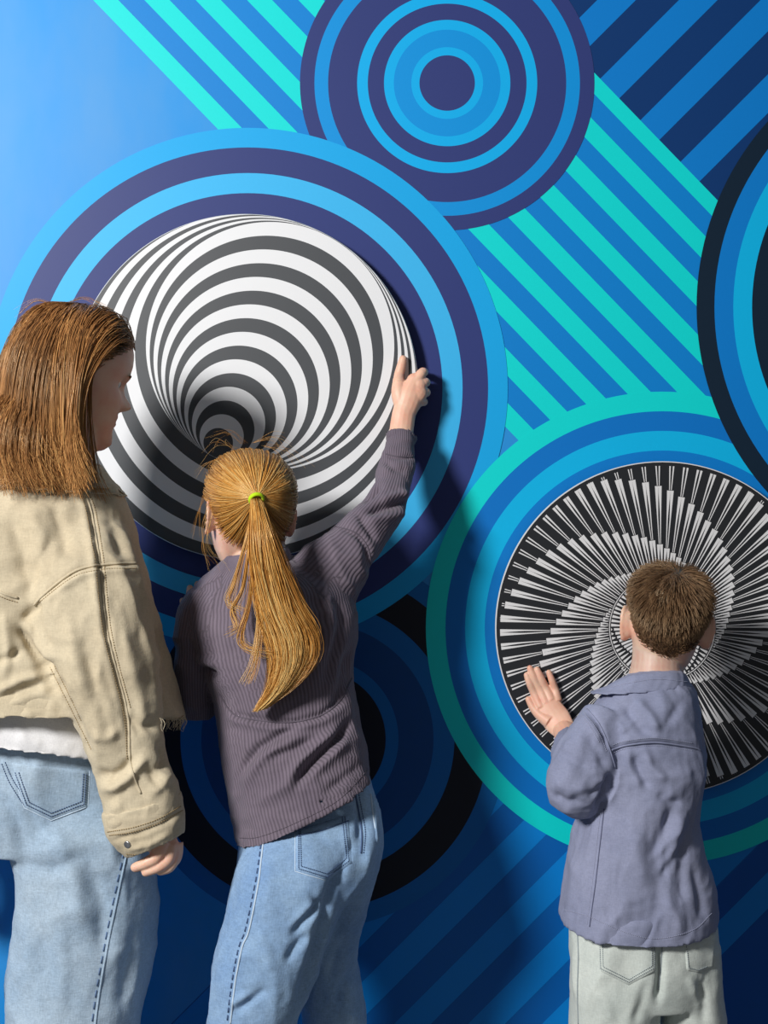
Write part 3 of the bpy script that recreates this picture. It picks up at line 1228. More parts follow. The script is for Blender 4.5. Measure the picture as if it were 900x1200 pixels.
G_LF = [(211, 815, 2.61, 252, 817, 2.61, .040), (211, 812, 2.67, 249, 814, 2.67, .038), (213, 782, 2.75, 242, 784, 2.75, .032), (216, 752, 2.819, 238, 752, 2.819, .026)]
G_HP = [(288, 880, 2.565, 424, 868, 2.57, .080), (283, 940, 2.55, 436, 915, 2.56, .090), (281, 985, 2.53, 447, 958, 2.55, .104), (278, 1020, 2.51, 446, 1000, 2.54, .108), (290, 1052, 2.51, 432, 1045, 2.55, .095)]
G_LL = [(298, 985, 2.53, 395, 990, 2.53, .072), (278, 1018, 2.495, 412, 1025, 2.495, .100), (264, 1075, 2.485, 394, 1085, 2.485, .094), (250, 1130, 2.48, 372, 1142, 2.48, .086),
        (244, 1190, 2.48, 350, 1198, 2.48, .080), (240, 1260, 2.47, 340, 1266, 2.47, .078), (240, 1380, 2.47, 336, 1384, 2.47, .076), (242, 1493, 2.48, 336, 1494, 2.48, .078)]
G_RL = [(352, 965, 2.565, 438, 960, 2.565, .070), (352, 1010, 2.57, 445, 1000, 2.57, .090), (352, 1070, 2.585, 430, 1062, 2.585, .085), (349, 1125, 2.595, 418, 1115, 2.595, .075),
        (350, 1165, 2.60, 424, 1158, 2.60, .072), (357, 1205, 2.60, 429, 1200, 2.60, .072), (366, 1300, 2.60, 434, 1300, 2.60, .072), (372, 1452, 2.60, 438, 1452, 2.60, .074)]
def lean(keys):
    """the lower body stands a little nearer to the wall than the shoulders"""
    r = []
    for k in keys:
        y = (k[1]+k[4])/2
        o = 0.02*min(1.0, max(0.0, (y-700)/250))
        r.append((k[0], k[1], k[2]+o, k[3], k[4], k[5]+o)+tuple(k[6:]))
    return r
G_SH, G_HP, G_LL, G_RL = lean(G_SH), lean(G_HP), lean(G_LL), lean(G_RL)
ghead = Head(291, 599, 2.612, 24, 6, 2, 0.955)
# --- body
fore_r = tb([(459, 572, 2.745), (466, 540, 2.79), (470, 508, 2.838), (473, 487, 2.862), (477, 470, 2.874)], [.024, .0235, .0232, .0228, .022], flat=.78)
palm_r = [tb([(473, 487, 2.862), (480, 465, 2.876), (486, 447, 2.885)], [.0215, .0255, .0165], flat=.72, round_start=True),
          tb([(474, 478, 2.868), (488, 461, 2.880)], [.018, .0215], flat=.75, round_start=True),
          tb([(484, 474, 2.874), (490, 452, 2.884)], [.0155, .0165], flat=.85, round_start=True),
          tb([(474, 482, 2.866), (468, 462, 2.876), (467, 446, 2.893)], [.016, .0155, .0115], flat=.9, round_start=True),
          tb([(467, 450, 2.886), (467.5, 440, 2.905), (470, 430, 2.916), (472.3, 421, 2.921)], [.0118, .0098, .0092, .0078]),
          tb([(484, 452, 2.882), (493.5, 438, 2.888), (496.5, 436, 2.906), (496.5, 437, 2.940), (490, 440, 2.962)], [.0125, .0098, .0088, .0078, .0066]),
          tb([(486, 460, 2.882), (496, 449, 2.889), (499, 448, 2.910), (498.5, 449, 2.942), (491, 451, 2.966)], [.0125, .0100, .0090, .0080, .0068]),
          tb([(486, 467, 2.882), (496.5, 460, 2.890), (499.5, 460, 2.910), (498.5, 461, 2.942), (491, 462, 2.966)], [.0125, .0098, .0088, .0078, .0066]),
          tb([(484, 474, 2.880), (493, 471, 2.889), (496.5, 471, 2.906), (496.5, 471, 2.940), (490, 471, 2.960)], [.012, .0090, .0080, .0070, .006])]
hand_l = [tb([(228, 790, 2.762), (227, 755, 2.834), (226, 738, 2.905)], [.021, .0195, .019], flat=.85),
          tb([(226, 742, 2.90), (226, 718, 2.937)], [.019, .024], flat=.5, round_start=True),
          tb([(219, 722, 2.934), (216, 711, 2.950), (214, 704, 2.959)], [.0085, .0070, .0062]),
          tb([(223, 718, 2.934), (222, 700, 2.953), (222.5, 689, 2.960)], [.0088, .0074, .0064]),
          tb([(228, 716, 2.934), (231, 698, 2.953), (231.5, 684.5, 2.960)], [.0088, .0077, .0065]),
          tb([(233, 719, 2.934), (238, 704, 2.953), (240, 696, 2.960)], [.0088, .0074, .0064]),
          tb([(234, 738, 2.915), (243, 730, 2.938), (247, 722, 2.952)], [.010, .0085, .007])]
neck = tb([(302, 610, 2.617), (303, 640, 2.612), (303, 672, 2.605)], [.050, .0475, .060], nseg=28, step=.01)
core = [Loft(k, shrink=s, step=.02, nseg=28) for k, s in ((G_SH, .042), (G_RA[:6], .014), (G_LU, .016), (G_LF, .012), (G_HP, .02), (G_LL, .022), (G_RL, .022))]+[neck]
make_body(girl, gb, core, [[fore_r]+palm_r, hand_l], ghead, 1.0)
finger_nail('fingernail', P(472.2, 422, 2.9135), P(472.5, 416, 2.915)-P(471, 430, 2.914), (-.1, -1, .15), 0.0068, 0.0095, girl, gb)
# --- shirt
cord = cord_mat('corduroy', srgb(124, 113, 126), srgb(108, 98, 112))
S1 = [([(233, 780), (243, 788), (254, 792)], 5, -9), ([(230, 770), (241, 776), (256, 778)], 5, 4),
      ([(281, 908), (290, 893), (304, 876), (330, 860), (352, 850)], 5, -6), ([(289, 915), (303, 893), (325, 876), (355, 862)], 6, 4),
      ([(345, 924), (356, 905), (371, 889), (397, 864), (412, 842)], 5, -9), ([(335, 916), (352, 892), (372, 874), (398, 852)], 6, 6),
      ([(312, 890), (340, 880), (368, 866)], 5, -4), ([(362, 912), (385, 890), (408, 866)], 6, 5),
      ([(256, 811), (274, 837), (309, 845), (345, 846), (377, 838), (399, 821), (412, 792)], 3.5, -3.5),
      ([(258, 818), (276, 845), (309, 853), (345, 854), (378, 846), (402, 830)], 4, 2.5),
      ([(396, 700), (400, 730), (392, 765), (380, 800)], 7, -6), ([(382, 690), (388, 730), (380, 770)], 8, 5),
      ([(410, 760), (402, 800), (392, 830)], 6, -5), ([(300, 940), (320, 930), (350, 915)], 8, 3), ([(380, 930), (400, 915), (425, 895)], 5, -3),
      ([(447, 567), (437, 576), (424, 588)], 4, -8), ([(484, 586), (470, 590), (450, 595), (430, 602)], 4, -7), ([(480, 578), (462, 582), (445, 588)], 5, 5),
      ([(478, 600), (455, 606), (430, 612)], 5, 4), ([(420, 604), (432, 620), (440, 634)], 4, -5), ([(400, 617), (420, 628), (430, 642), (432, 662)], 4, -4),
      ([(452, 533), (466, 536), (486, 536)], 2.5, -2.5), ([(450, 540), (462, 548), (478, 552)], 4, -4)]
def g_extra(V, Nn):
    return crease_noise(V, 13, 0.0035, 3, (1.6, 1, 1.0))+crease_noise(V, 34, 0.0011, 8, (1.4, 1, 1))
L_sh = [Loft(G_SH, lip=.03, level=.10), Loft(G_RA, lip=.02), Loft(G_LU), Loft(G_LF, lip=.02)]
shirt, sb = garment('corduroy_shirt', L_sh, .0035, 6, cord, girl, gb, S1, g_extra, cord=True)
thread = matte('plum_thread', srgb(92, 84, 96), .8)
seam('seam', sb, [[(256, 811), (274, 837), (309, 845), (345, 846), (377, 838), (399, 821), (412, 795)]], thread, shirt, gb, .0014)
seam('seam', sb, [[(393, 617), (416, 624), (430, 640), (434, 662), (428, 690)], [(452, 532), (466, 535), (486, 536)]], thread, shirt, gb, .0012)
seam('stitching', sb, [[(281, 982), (303, 981), (345, 965), (396, 938), (431, 902)]], thread, shirt, gb, .0007, stitch=.004)
# collar
collar = Loft([(262, 672, 2.605, 344, 660, 2.605, .058), (263, 661, 2.605, 341, 649, 2.605, .056), (266, 652, 2.605, 337, 641, 2.605, .052)], step=.006, nseg=40, lip=.02)
cv, cf = collar.mesh()
mesh_obj('collar', cv, cf, cord, shirt, gb)
# --- jeans
denim_g = cloth_mat('washed_denim', srgb(112, 146, 190), srgb(158, 188, 218), 900, .85, 7, .35, True)
S2 = [([(405, 1005), (392, 1040), (378, 1085), (362, 1140), (350, 1172)], 6, -8), ([(396, 985), (405, 1005), (412, 985)], 5, -3),
      ([(365, 1050), (374, 1062), (362, 1076)], 4, -3.5), ([(344, 1100), (350, 1085), (366, 1068), (384, 1050)], 5, -4), ([(338, 1090), (352, 1074), (372, 1056)], 5, 3),
      ([(335, 1130), (345, 1112), (362, 1094)], 5, -4), ([(275, 1186), (295, 1172), (312, 1160)], 4, -4), ([(270, 1178), (292, 1164)], 4, 3),
      ([(300, 1090), (312, 1110), (318, 1140)], 7, 2.5), ([(406, 1100), (395, 1120), (385, 1150)], 6, -4), ([(420, 1130), (405, 1150), (395, 1180)], 6, -4),
      ([(419, 930), (423, 960), (421, 990)], 5, -4), ([(438, 960), (434, 990), (428, 1020)], 6, 3), ([(262, 1100), (258, 1140), (256, 1180)], 8, 2)]
jeans, jb = garment('jeans', [Loft(G_HP, level=.05), Loft(G_LL, lip=.03), Loft(G_RL, lip=.03)], .0042, 6, denim_g, girl, gb, S2,
                    lambda V, Nn: crease_noise(V, 14, 0.0028, 21, (1, 1, 1.5))+crease_noise(V, 45, 0.0007, 25))
dark_thread = matte('navy_thread', srgb(70, 92, 130), .8)
pale_thread = matte('pale_denim_edge', srgb(196, 214, 232), .85)
seam('outseam', jb, [[(309, 985), (306, 1010), (303, 1035), (292, 1090), (284, 1110), (276, 1150), (270, 1200)]], pale_thread, jeans, gb, .0016)
seam('stitching', jb, [[(306, 990), (303, 1012), (299, 1036), (288, 1088), (280, 1110), (272, 1150), (266, 1200)]], dark_thread, jeans, gb, .0016, stitch=.014)
seam('seat_seam', jb, [[(415, 925), (420, 950), (424, 975), (423, 1000)]], dark_thread, jeans, gb, .0016)
seam('seat_seam', jb, [[(419, 923), (424, 950), (428, 975), (426, 1000)]], dark_thread, jeans, gb, .001, stitch=.004)
pk = patch('back_pocket', jb, (345, 972), (409, 953), (414, 1012), (383, 1033), (345, 1022), denim_g, jeans, gb, .003)
pkb = bvh_of(np.array([v.co for v in pk.data.vertices])+gb, np.array([list(p.vertices) for p in pk.data.polygons]))
seam('pocket_stitching', pkb, [[(350, 974), (350, 1018), (383, 1028), (409, 1009), (404, 956)], [(352, 974), (353, 1015), (383, 1024), (406, 1006), (401, 957)]], dark_thread, pk, gb, .0008, .0006, stitch=.0035)
seam('pocket_hem', pkb, [[(348, 980), (378, 973), (408, 962)]], dark_thread, pk, gb, .0011)
seam('pocket_edge', pkb, [[(346, 975), (346, 1021), (383, 1032), (413, 1011), (408.5, 955)]], pale_thread, pk, gb, .0009)
pk2 = patch('back_pocket', jb, (434, 930), (442, 925), (446, 985), (443, 992), (440, 985), denim_g, jeans, gb, .003, 6, 12)
seam('pocket_edge', jb, [[(434, 930), (437, 955), (442, 985)]], pale_thread, jeans, gb, .0016)
for x, d, a in ((292, 2.50, .15), (404, 2.60, .25)):
    q = P(x, 1560, d)
    shoe(girl, gb, q[0]+.01, q[1]+.05, a, .22, shoe_m, sole_m)
# --- hair
hair_g = hair_mat('golden_hair', srgb(142, 90, 42), srgb(222, 160, 78), srgb(252, 220, 148))
def dirs_to_tie(tie_dir, n, seed):
    roots = scalp_roots(n, 0.002, seed)
    return roots
r_ = np.random.default_rng(5)
tie_w = P(300, 584, 2.512)
tl = ghead.inv(tie_w)-HC
td = tl/np.linalg.norm(tl)
roots = scalp_roots(3600, 0.0, 11)
m = 14
paths = np.zeros((len(roots), m, 3))
grow = r_.uniform(.005, .0105, len(roots))
for k in range(m):
    t = k/(m-1)
    q = roots*(1-t)+td*t
    # keep some angle so that strands fan in a curve
    sag = np.array([0, 0, -1.0])*(0.28*math.sin(math.pi*t))*(1-np.abs(roots @ td))[:, None]
    q = q+sag*0.5
    q /= np.linalg.norm(q, axis=1)[:, None]
    rr = scalp_r(q)+grow*(1-0.15*t)+0.010*t**3
    paths[:, k] = HC+q*rr[:, None]
wp = ghead.w(paths.reshape(-1, 3)).reshape(paths.shape)
wp += r_.normal(size=(len(roots), 1, 3))*0.0008
capV, capQ = hair_cap(ghead, 0.0055)
strand_rand = r_.random(len(roots))
hair = strands_mesh('hair', wp, 0.00062, hair_g, girl, gb, 3, .7, strand_rand)
cap = tri_mesh('scalp_hair', capV, capQ, hair_g, hair, gb, {'strand': np.full(len(capV), .12), 'along': np.zeros(len(capV))})
# loose wisps round the ear and nape and above the crown
def wisps(pts_list, n, spread, rad, mat, parent, base, seed, m=16):
    r = np.random.default_rng(seed)
    out = []
    for pl in pts_list:
        w3 = np.array([P(*p) for p in pl])
        cc = catmull(w3, [max(2, m//(len(w3)-1))]*(len(w3)-1))
        t = np.linspace(0, 1, m)
        cc = np.stack([np.interp(t, np.linspace(0, 1, len(cc)), cc[:, k]) for k in range(3)], 1)
        for _ in range(n):
            o0 = r.normal(size=3)*spread*np.array([1, .6, .5])
            o1 = r.normal(size=3)*spread*np.array([2.4, 1, 1.6])
            out.append(cc+o0*(1-t)[:, None]*0.6+o1*(t**1.3)[:, None])
    o = strands_mesh('loose_strands', np.array(out), rad, mat, parent, base, 3, .4)
    tag(o, kind='stuff')
    return o
wisps([[(246, 590, 2.545), (238, 615, 2.535), (240, 640, 2.53), (248, 668, 2.53)], [(250, 600, 2.53), (243, 640, 2.52), (262, 664, 2.525)],
       [(240, 580, 2.55), (233, 600, 2.55), (230, 625, 2.55)]], 5, .0040, .00024, hair_g, hair, gb, 3)
wisps([[(275, 525, 2.58), (255, 517, 2.57), (243, 530, 2.57)], [(285, 519, 2.58), (270, 506, 2.575), (252, 512, 2.57)], [(300, 518, 2.58), (322, 512, 2.57), (334, 524, 2.56)],
       [(310, 522, 2.57), (332, 528, 2.56), (345, 548, 2.55)], [(262, 535, 2.57), (243, 545, 2.57), (235, 560, 2.57)]], 6, .0065, .0002, hair_g, hair, gb, 4)
# ponytail
def ponytail():
    r = np.random.default_rng(21)
    cen = np.array([P(*p) for p in [(300, 584, 2.505), (302, 592, 2.488), (308, 625, 2.470), (316, 665, 2.466), (329, 710, 2.462), (343, 745, 2.460), (344, 775, 2.460), (329, 806, 2.460), (304, 832, 2.458)]])
    wid = np.array([.0085, .012, .0225, .033, .040, .043, .038, .026, .012])
    S, m = 3100, 22
    tt = np.linspace(0, 1, m)
    ks = np.linspace(0, 1, len(cen))
    dense = catmull(np.hstack([cen, wid[:, None]]), [8]*(len(cen)-1))
    dk = np.linspace(0, 1, len(dense))
    lens = np.where(r.random(S) < .25, r.uniform(.55, .9, S), r.uniform(.85, 1.03, S))
    ang = r.uniform(0, 2*math.pi, S)
    rad = np.sqrt(r.random(S))
    # strands gather into locks
    lock = r.integers(0, 46, S)
    la, lr = r.uniform(0, 2*math.pi, 46), np.sqrt(r.random(46))
    lw = r.uniform(0, 2*math.pi, 46)
    u0, v0 = rad*np.cos(ang), rad*np.sin(ang)
    ul, vl = lr[lock]*np.cos(la[lock]), lr[lock]*np.sin(la[lock])
    out = np.zeros((S, m, 3))
    for k in range(m):
        t = np.clip(tt[k]*lens, 0, 1.03)
        c = np.stack([np.interp(t, dk, dense[:, j]) for j in range(4)], 1)
        mixk = np.clip((tt[k]-.15)/.5, 0, 1)*0.84
        u = u0*(1-mixk)+(ul+u0*0.26)*mixk
        v = v0*(1-mixk)+(vl+v0*0.26)*mixk
        wav = (0.13*np.sin(lw[lock]+tt[k]*8)+0.05*np.sin(lw[lock]*3+tt[k]*12))*tt[k]
        out[:, k, 0] = c[:, 0]+(u+wav)*c[:, 3]
        out[:, k, 1] = c[:, 1]+(v*0.55-0.15)*np.minimum(c[:, 3], .03)
        out[:, k, 2] = c[:, 2]+0.25*u*c[:, 3]*np.clip((tt[k]-.5)*2, -1, 1)
    out += r.normal(size=(S, 1, 3))*0.0006
    sv = np.clip(0.5+0.30*r.normal(size=46)[lock]+0.17*r.normal(size=S), 0, 1)
    return out, sv
pp, sv = ponytail()
pony = strands_mesh('ponytail', pp, 0.00062, hair_g, girl, gb, 3, .5, sv)
wisps([[(299, 592, 2.488), (292, 640, 2.462), (284, 690, 2.462), (272, 715, 2.462), (278, 735, 2.456), (268, 742, 2.454)], [(300, 595, 2.486), (297, 660, 2.458), (293, 710, 2.458), (284, 745, 2.454), (292, 760, 2.452), (315, 766, 2.446)],
       [(298, 590, 2.488), (289, 630, 2.468), (276, 680, 2.464), (268, 705, 2.465), (282, 716, 2.462)], [(303, 596, 2.486), (301, 680, 2.458), (304, 730, 2.455), (298, 775, 2.440), (288, 800, 2.430)]], 26, .0030, .0005, hair_g, pony, gb, 8, 24)
# hair tie: stretched ring of knitted elastic
tie_m = cloth_mat('lime_elastic', srgb(196, 232, 22), srgb(176, 214, 12), 2500, .7)
V, F = [], []
ax = P(303, 594, 2.488)-P(299, 580, 2.511)
ax /= np.linalg.norm(ax)
u = np.cross(ax, [0, 1, 0.3]); u /= np.linalg.norm(u)
v = np.cross(ax, u)
cc = P(300.5, 585, 2.500)
for i in range(36):
    a = 2*math.pi*i/36
    rd = u*math.cos(a)+v*math.sin(a)
    for k in range(12):
        q = 2*math.pi*k/12
        V.append(cc+rd*(.0112+.0030*math.cos(q))+ax*(.0040*math.sin(q)))
F = [(i*12+k, i*12+(k+1) % 12, ((i+1) % 36)*12+(k+1) % 12, ((i+1) % 36)*12+k) for i in range(36) for k in range(12)]
tie = mesh_obj('hair_tie', V, F, tie_m, girl, gb)
tie['label'] = 'bright lime green elastic hair tie'
brow_m = matte('brow_hair', srgb(120, 80, 45), .7)
face_parts(ghead, girl, gb, 1.0, brow_m)

DMAP[0] = lambda d: d
# ------------------------------------------------------------------ the woman
DOFF[0] = 0.14
RS[0] = 1.06
wb = P(60, 600, 2.50); wb[2] = 0
woman = empty('person', wb)
tag(woman, 'woman with loose brown shoulder-length hair in cropped beige jacket and pale wide jeans', 'person')
W_J = [(10, 552, 2.50, 138, 572, 2.50, .065), (-25, 578, 2.47, 153, 596, 2.52, .095), (-62, 612, 2.45, 164, 634, 2.53, .120), (-92, 680, 2.44, 177, 690, 2.54, .130),
       (-105, 755, 2.44, 193, 752, 2.54, .132), (-110, 805, 2.44, 206, 802, 2.53, .132), (-108, 843, 2.44, 217, 842, 2.52, .132)]
W_RA = [(62, 606, 2.455, 150, 630, 2.48, .055), (42, 650, 2.41, 164, 668, 2.45, .070), (33, 698, 2.39, 173, 706, 2.43, .076), (44, 757, 2.38, 184, 760, 2.41, .073),
        (70, 818, 2.38, 189, 815, 2.405, .068), (96, 868, 2.385, 193, 860, 2.405, .062), (111, 905, 2.385, 200, 898, 2.405, .057), (120, 940, 2.39, 210, 922, 2.405, .056), (124, 972, 2.39, 214, 946, 2.405, .0525)]
W_CU = [(119, 952, 2.39, 213, 927, 2.405, .0555), (121, 966, 2.39, 215, 940, 2.405, .0545), (126, 982, 2.39, 217, 953, 2.405, .0545), (137, 995, 2.39, 217, 964, 2.405, .051), (149, 1005, 2.39, 216, 975, 2.405, .048)]
W_LA = [(-60, 608, 2.50, 10, 600, 2.46, .06), (-108, 650, 2.52, -30, 650, 2.48, .07), (-135, 720, 2.54, -50, 720, 2.50, .072), (-145, 810, 2.56, -65, 810, 2.53, .066), (-140, 900, 2.60, -72, 900, 2.57, .058), (-130, 960, 2.63, -72, 960, 2.60, .05)]
W_TS = [(-95, 780, 2.46, 150, 790, 2.52, .108), (-98, 830, 2.46, 142, 845, 2.52, .108), (-96, 863, 2.46, 138, 891, 2.51, .110)]
W_HP = [(-92, 830, 2.49, 136, 840, 2.54, .104), (-98, 890, 2.49, 158, 896, 2.55, .112), (-98, 940, 2.495, 172, 945, 2.56, .118), (-70, 985, 2.51, 174, 990, 2.565, .110)]
W_RL = [(8, 925, 2.50, 150, 935, 2.53, .085), (4, 975, 2.505, 179, 985, 2.53, .108), (19, 1030, 2.51, 184, 1035, 2.53, .105), (18, 1085, 2.515, 183, 1090, 2.535, .104), (8, 1150, 2.52, 175, 1152, 2.54, .102),
        (3, 1200, 2.52, 166, 1202, 2.54, .102), (-2, 1300, 2.52, 156, 1300, 2.54, .100), (-4, 1400, 2.53, 152, 1400, 2.54, .100), (-5, 1478, 2.53, 150, 1478, 2.54, .100)]
W_LL = [(-94, 930, 2.53, 10, 930, 2.54, .08), (-110, 985, 2.51, -4, 985, 2.52, .098), (-128, 1050, 2.49, -18, 1050, 2.50, .092), (-140, 1150, 2.48, -26, 1150, 2.49, .09), (-146, 1300, 2.47, -28, 1300, 2.48, .09), (-148, 1500, 2.47, -30, 1500, 2.48, .092)]
whead = Head(89, 436, 2.50, -60, -17, 0, 1.045)
wneck = tb([(82, 490, 2.495), (72, 535, 2.49), (66, 585, 2.49)], [.054, .053, .07], nseg=28, step=.01)
wrist = tb([(165, 925, 2.395), (178, 962, 2.395), (188, 984, 2.395)], [.030, .027, .024], flat=.8)
whand = [tb([(186, 978, 2.395), (194, 998, 2.395), (198, 1008, 2.393)], [.024, .024, .016], flat=.62, round_start=True),
         tb([(190, 985, 2.385), (183, 1004, 2.376), (172, 1011, 2.373), (158.5, 1016.5, 2.376)], [.0145, .0110, .0092, .0075]),
         tb([(199, 990, 2.392), (197, 1007, 2.383), (186, 1016, 2.376), (171, 1022, 2.376)], [.0125, .0098, .0086, .0072]),
         tb([(203, 990, 2.398), (203, 1007, 2.392), (198, 1017, 2.386), (188, 1021, 2.382)], [.0120, .0094, .0082, .0068]),
         tb([(207, 988, 2.405), (208.5, 1000, 2.402), (206, 1009, 2.397), (199, 1015, 2.394)], [.0110, .0080, .0070, .0060])]
wlh = [tb([(-103, 925, 2.60), (-100, 965, 2.625), (-99, 985, 2.635)], [.028, .026, .024], flat=.8),
       tb([(-100, 982, 2.635), (-96, 1010, 2.65)], [.026, .028], flat=.5, round_start=True)]
for i, (ox, ln) in enumerate(((-13, 34), (-4, 42), (5, 40), (13, 30))):
    wlh.append(tb([(-98+ox*1.0, 1008, 2.65), (-95+ox*1.1, 1008+ln*.6, 2.66), (-90+ox*1.1, 1008+ln, 2.65)], [.0100, .0088, .0070]))
wlh.append(tb([(-88, 985, 2.63), (-78, 1005, 2.645), (-76, 1022, 2.65)], [.013, .0105, .008]))
core = [Loft(k, shrink=s, step=.03, nseg=28) for k, s in ((W_J, .085), (W_RA, .022), (W_LA, .02), (W_HP, .03), (W_RL, .03), (W_LL, .03))]+[wneck]
make_body(woman, wb, core, [[wrist]+whand, wlh], whead, 0.0, .0028, .0016)
finger_nail('fingernail', P(160, 1014.5, 2.369), P(158, 1016.5, 2.376)-P(172, 1011, 2.373), (0, -1, .5), 0.0085, 0.010, woman, wb)
# --- jacket
canvas = cloth_mat('beige_canvas', srgb(184, 170, 144), srgb(206, 194, 168), 800, .85, 6, .3)
S3 = [([(45, 703), (70, 682), (93, 668), (125, 662), (159, 661)], 3, -2.5), ([(48, 709), (72, 690), (95, 675), (125, 669), (160, 668)], 4, 3),
      ([(90, 557), (105, 592), (114, 639), (117, 660), (126, 742), (149, 833), (153, 893)], 3, -3), ([(84, 560), (98, 596), (106, 640), (110, 665), (118, 742), (140, 830)], 4, 2.5),
      ([(21, 736), (30, 746), (44, 770), (58, 790)], 5, -12), ([(30, 730), (46, 758), (62, 776)], 6, 6), ([(40, 780), (56, 795), (66, 815)], 5, -5),
      ([(26, 728), (38, 716), (50, 704)], 5, -6), ([(58, 782), (78, 820), (90, 848), (108, 885)], 5, -3.5),
      ([(-5, 776), (14, 770), (26, 760)], 5, -5), ([(-5, 822), (26, 808), (56, 800)], 6, -5), ([(-5, 812), (24, 798), (50, 790)], 5, 5), ([(0, 838), (30, 828), (60, 820)], 5, -3),
      ([(5, 720), (10, 760), (4, 800)], 6, 4), ([(-4, 700), (16, 690), (34, 680)], 8, 3),
      ([(10, 600), (25, 640), (30, 680)], 9, -4), ([(36, 590), (48, 630), (46, 665)], 9, 4), ([(60, 590), (74, 630), (76, 655)], 8, -4), ([(128, 600), (140, 630), (146, 655)], 7, -4),
      ([(80, 720), (88, 770), (100, 820)], 9, 5), ([(100, 760), (112, 810), (122, 850)], 7, -4), ([(140, 720), (150, 770), (164, 820), (170, 860)], 8, 4), ([(160, 700), (170, 760), (178, 810)], 6, -3),
      ([(112, 905), (128, 912), (144, 905), (158, 892)], 6, -6), ([(118, 925), (134, 924), (150, 912), (172, 886)], 6, 6), ([(126, 940), (138, 931), (150, 926)], 5, -2), ([(130, 950), (142, 944)], 4, 2),
      ([(175, 900), (182, 914), (186, 926)], 5, -4), ([(188, 872), (194, 890), (184, 905)], 5, -5), ([(196, 905), (190, 918), (178, 928)], 6, 5), ([(156, 918), (166, 930), (176, 936)], 5, -2.5),
      ([(150, 840), (165, 852), (186, 850)], 6, -4), ([(110, 860), (124, 866), (140, 858)], 6, 4),
      ([(168, 640), (176, 680), (188, 740), (200, 800)], 5, -5), ([(176, 660), (186, 720), (198, 780)], 5, 5)]
def w_extra(V, Nn):
    return crease_noise(V, 9, 0.0045, 41, (1.0, 1, 1.3))+crease_noise(V, 26, 0.0016, 45, (1, 1, 1.2))
jacket, wjb = garment('cropped_jacket', [Loft(W_J, lip=.04), Loft(W_RA), Loft(W_LA, lip=.02)], .0042, 6, canvas, woman, wb, S3, w_extra)
wth = matte('sand_thread', srgb(150, 128, 92), .8)
weltm = canvas
seam('shoulder_seam', wjb, [[(40, 709), (48, 700), (70, 681), (93, 667), (125, 661), (160, 660)]], weltm, jacket, wb, .0022)
seam('sleeve_seam', wjb, [[(90, 560), (105, 592), (114, 639), (117, 660), (126, 742), (149, 833), (153, 893), (165, 930)]], weltm, jacket, wb, .0020)
seam('stitching', wjb, [[(46, 706), (70, 687), (93, 673), (125, 667), (160, 666)], [(84, 560), (99, 592), (108, 639), (112, 660), (121, 742), (144, 833), (149, 890)],
                        [(95, 562), (110, 592), (119, 639), (122, 660), (131, 742), (153, 830)], [(59, 782), (78, 820), (92, 848), (108, 880)], [(64, 780), (83, 818), (96, 846)]], wth, jacket, wb, .0007, stitch=.0042)
seam('back_yoke_seam', wjb, [[(-4, 692), (8, 697), (21, 701)]], weltm, jacket, wb, .0022)
seam('stitching', wjb, [[(-4, 697), (8, 702), (21, 706)]], wth, jacket, wb, .0007, stitch=.0042)
seam('hem_stitching', wjb, [[(-2, 846), (40, 845), (75, 846)], [(192, 850), (204, 846), (215, 838)]], wth, jacket, wb, .0008, stitch=.0042)
cuf = Loft(W_CU, step=.006, nseg=48, lip=.02)
cuff, cub = garment('cuff', [cuf], .0028, 3, canvas, jacket, wb, [([(130, 985), (160, 978), (190, 966), (214, 950)], 3, -2.5), ([(150, 996), (175, 990), (200, 976)], 4, 2.5)],
                    lambda V, Nn: crease_noise(V, 40, 0.0012, 51))
seam('cuff_stitching', cub, [[(126, 975), (155, 970), (185, 960), (213, 944)], [(128, 979), (155, 975), (185, 965), (215, 949)], [(148, 1001), (172, 1001), (196, 990), (214, 974)]], wth, cuff, wb, .0008, stitch=.004)
stud('cuff_button', cub, 149.5, 989.5, .0062, metal, cuff, wb)
col_l = Loft([(-8, 510, 2.50, 118, 545, 2.50, .062), (-14, 535, 2.495, 132, 562, 2.505, .080), (-34, 568, 2.49, 150, 582, 2.51, .116)], step=.006, nseg=60, lip=.01)
collar_w, cob = garment('collar', [col_l], .0032, 3, canvas, jacket, wb, [], lambda V, Nn: crease_noise(V, 30, 0.0012, 53))
# frayed hem threads
r = np.random.default_rng(9)
fr = []
for i in range(60):
    x = r.uniform(186, 219) if i < 34 else r.uniform(62, 76)
    y0 = 847 if i < 34 else 854
    p, n = hit(wjb, x, y0-6, 0.0015)
    if p is None:
        continue
    p = np.array(p)
    k = r.uniform(.006, .022)
    a = r.uniform(-.5, .6)
    t = np.linspace(0, 1, 8)[:, None]
    fr.append(p+np.array([a*k, 0, -k])*t+np.array([.4*k, 0, .2*k])*np.sin(t*3+r.uniform(0, 3))*t)
tag(strands_mesh('frayed_threads', np.array(fr), .0006, canvas, jacket, wb, 3, .6), kind='stuff')
# --- t-shirt
white_knit = cloth_mat('white_knit', srgb(238, 238, 240), srgb(228, 228, 232), 1400, .85, 8, .1)
tee, teb = garment('white_shirt', [Loft(W_TS, lip=.02)], .004, 4, white_knit, woman, wb, [([(0, 872), (40, 884), (80, 888)], 5, -1.5), ([(20, 862), (50, 874)], 5, 1.5)], lambda V, Nn: crease_noise(V, 14, 0.0015, 61))
seam('hem_stitching', teb, [[(-2, 878), (30, 888), (60, 894), (105, 898)]], matte('white_thread', (.6, .6, .62, 1), .8), tee, wb, .0007, stitch=.003)
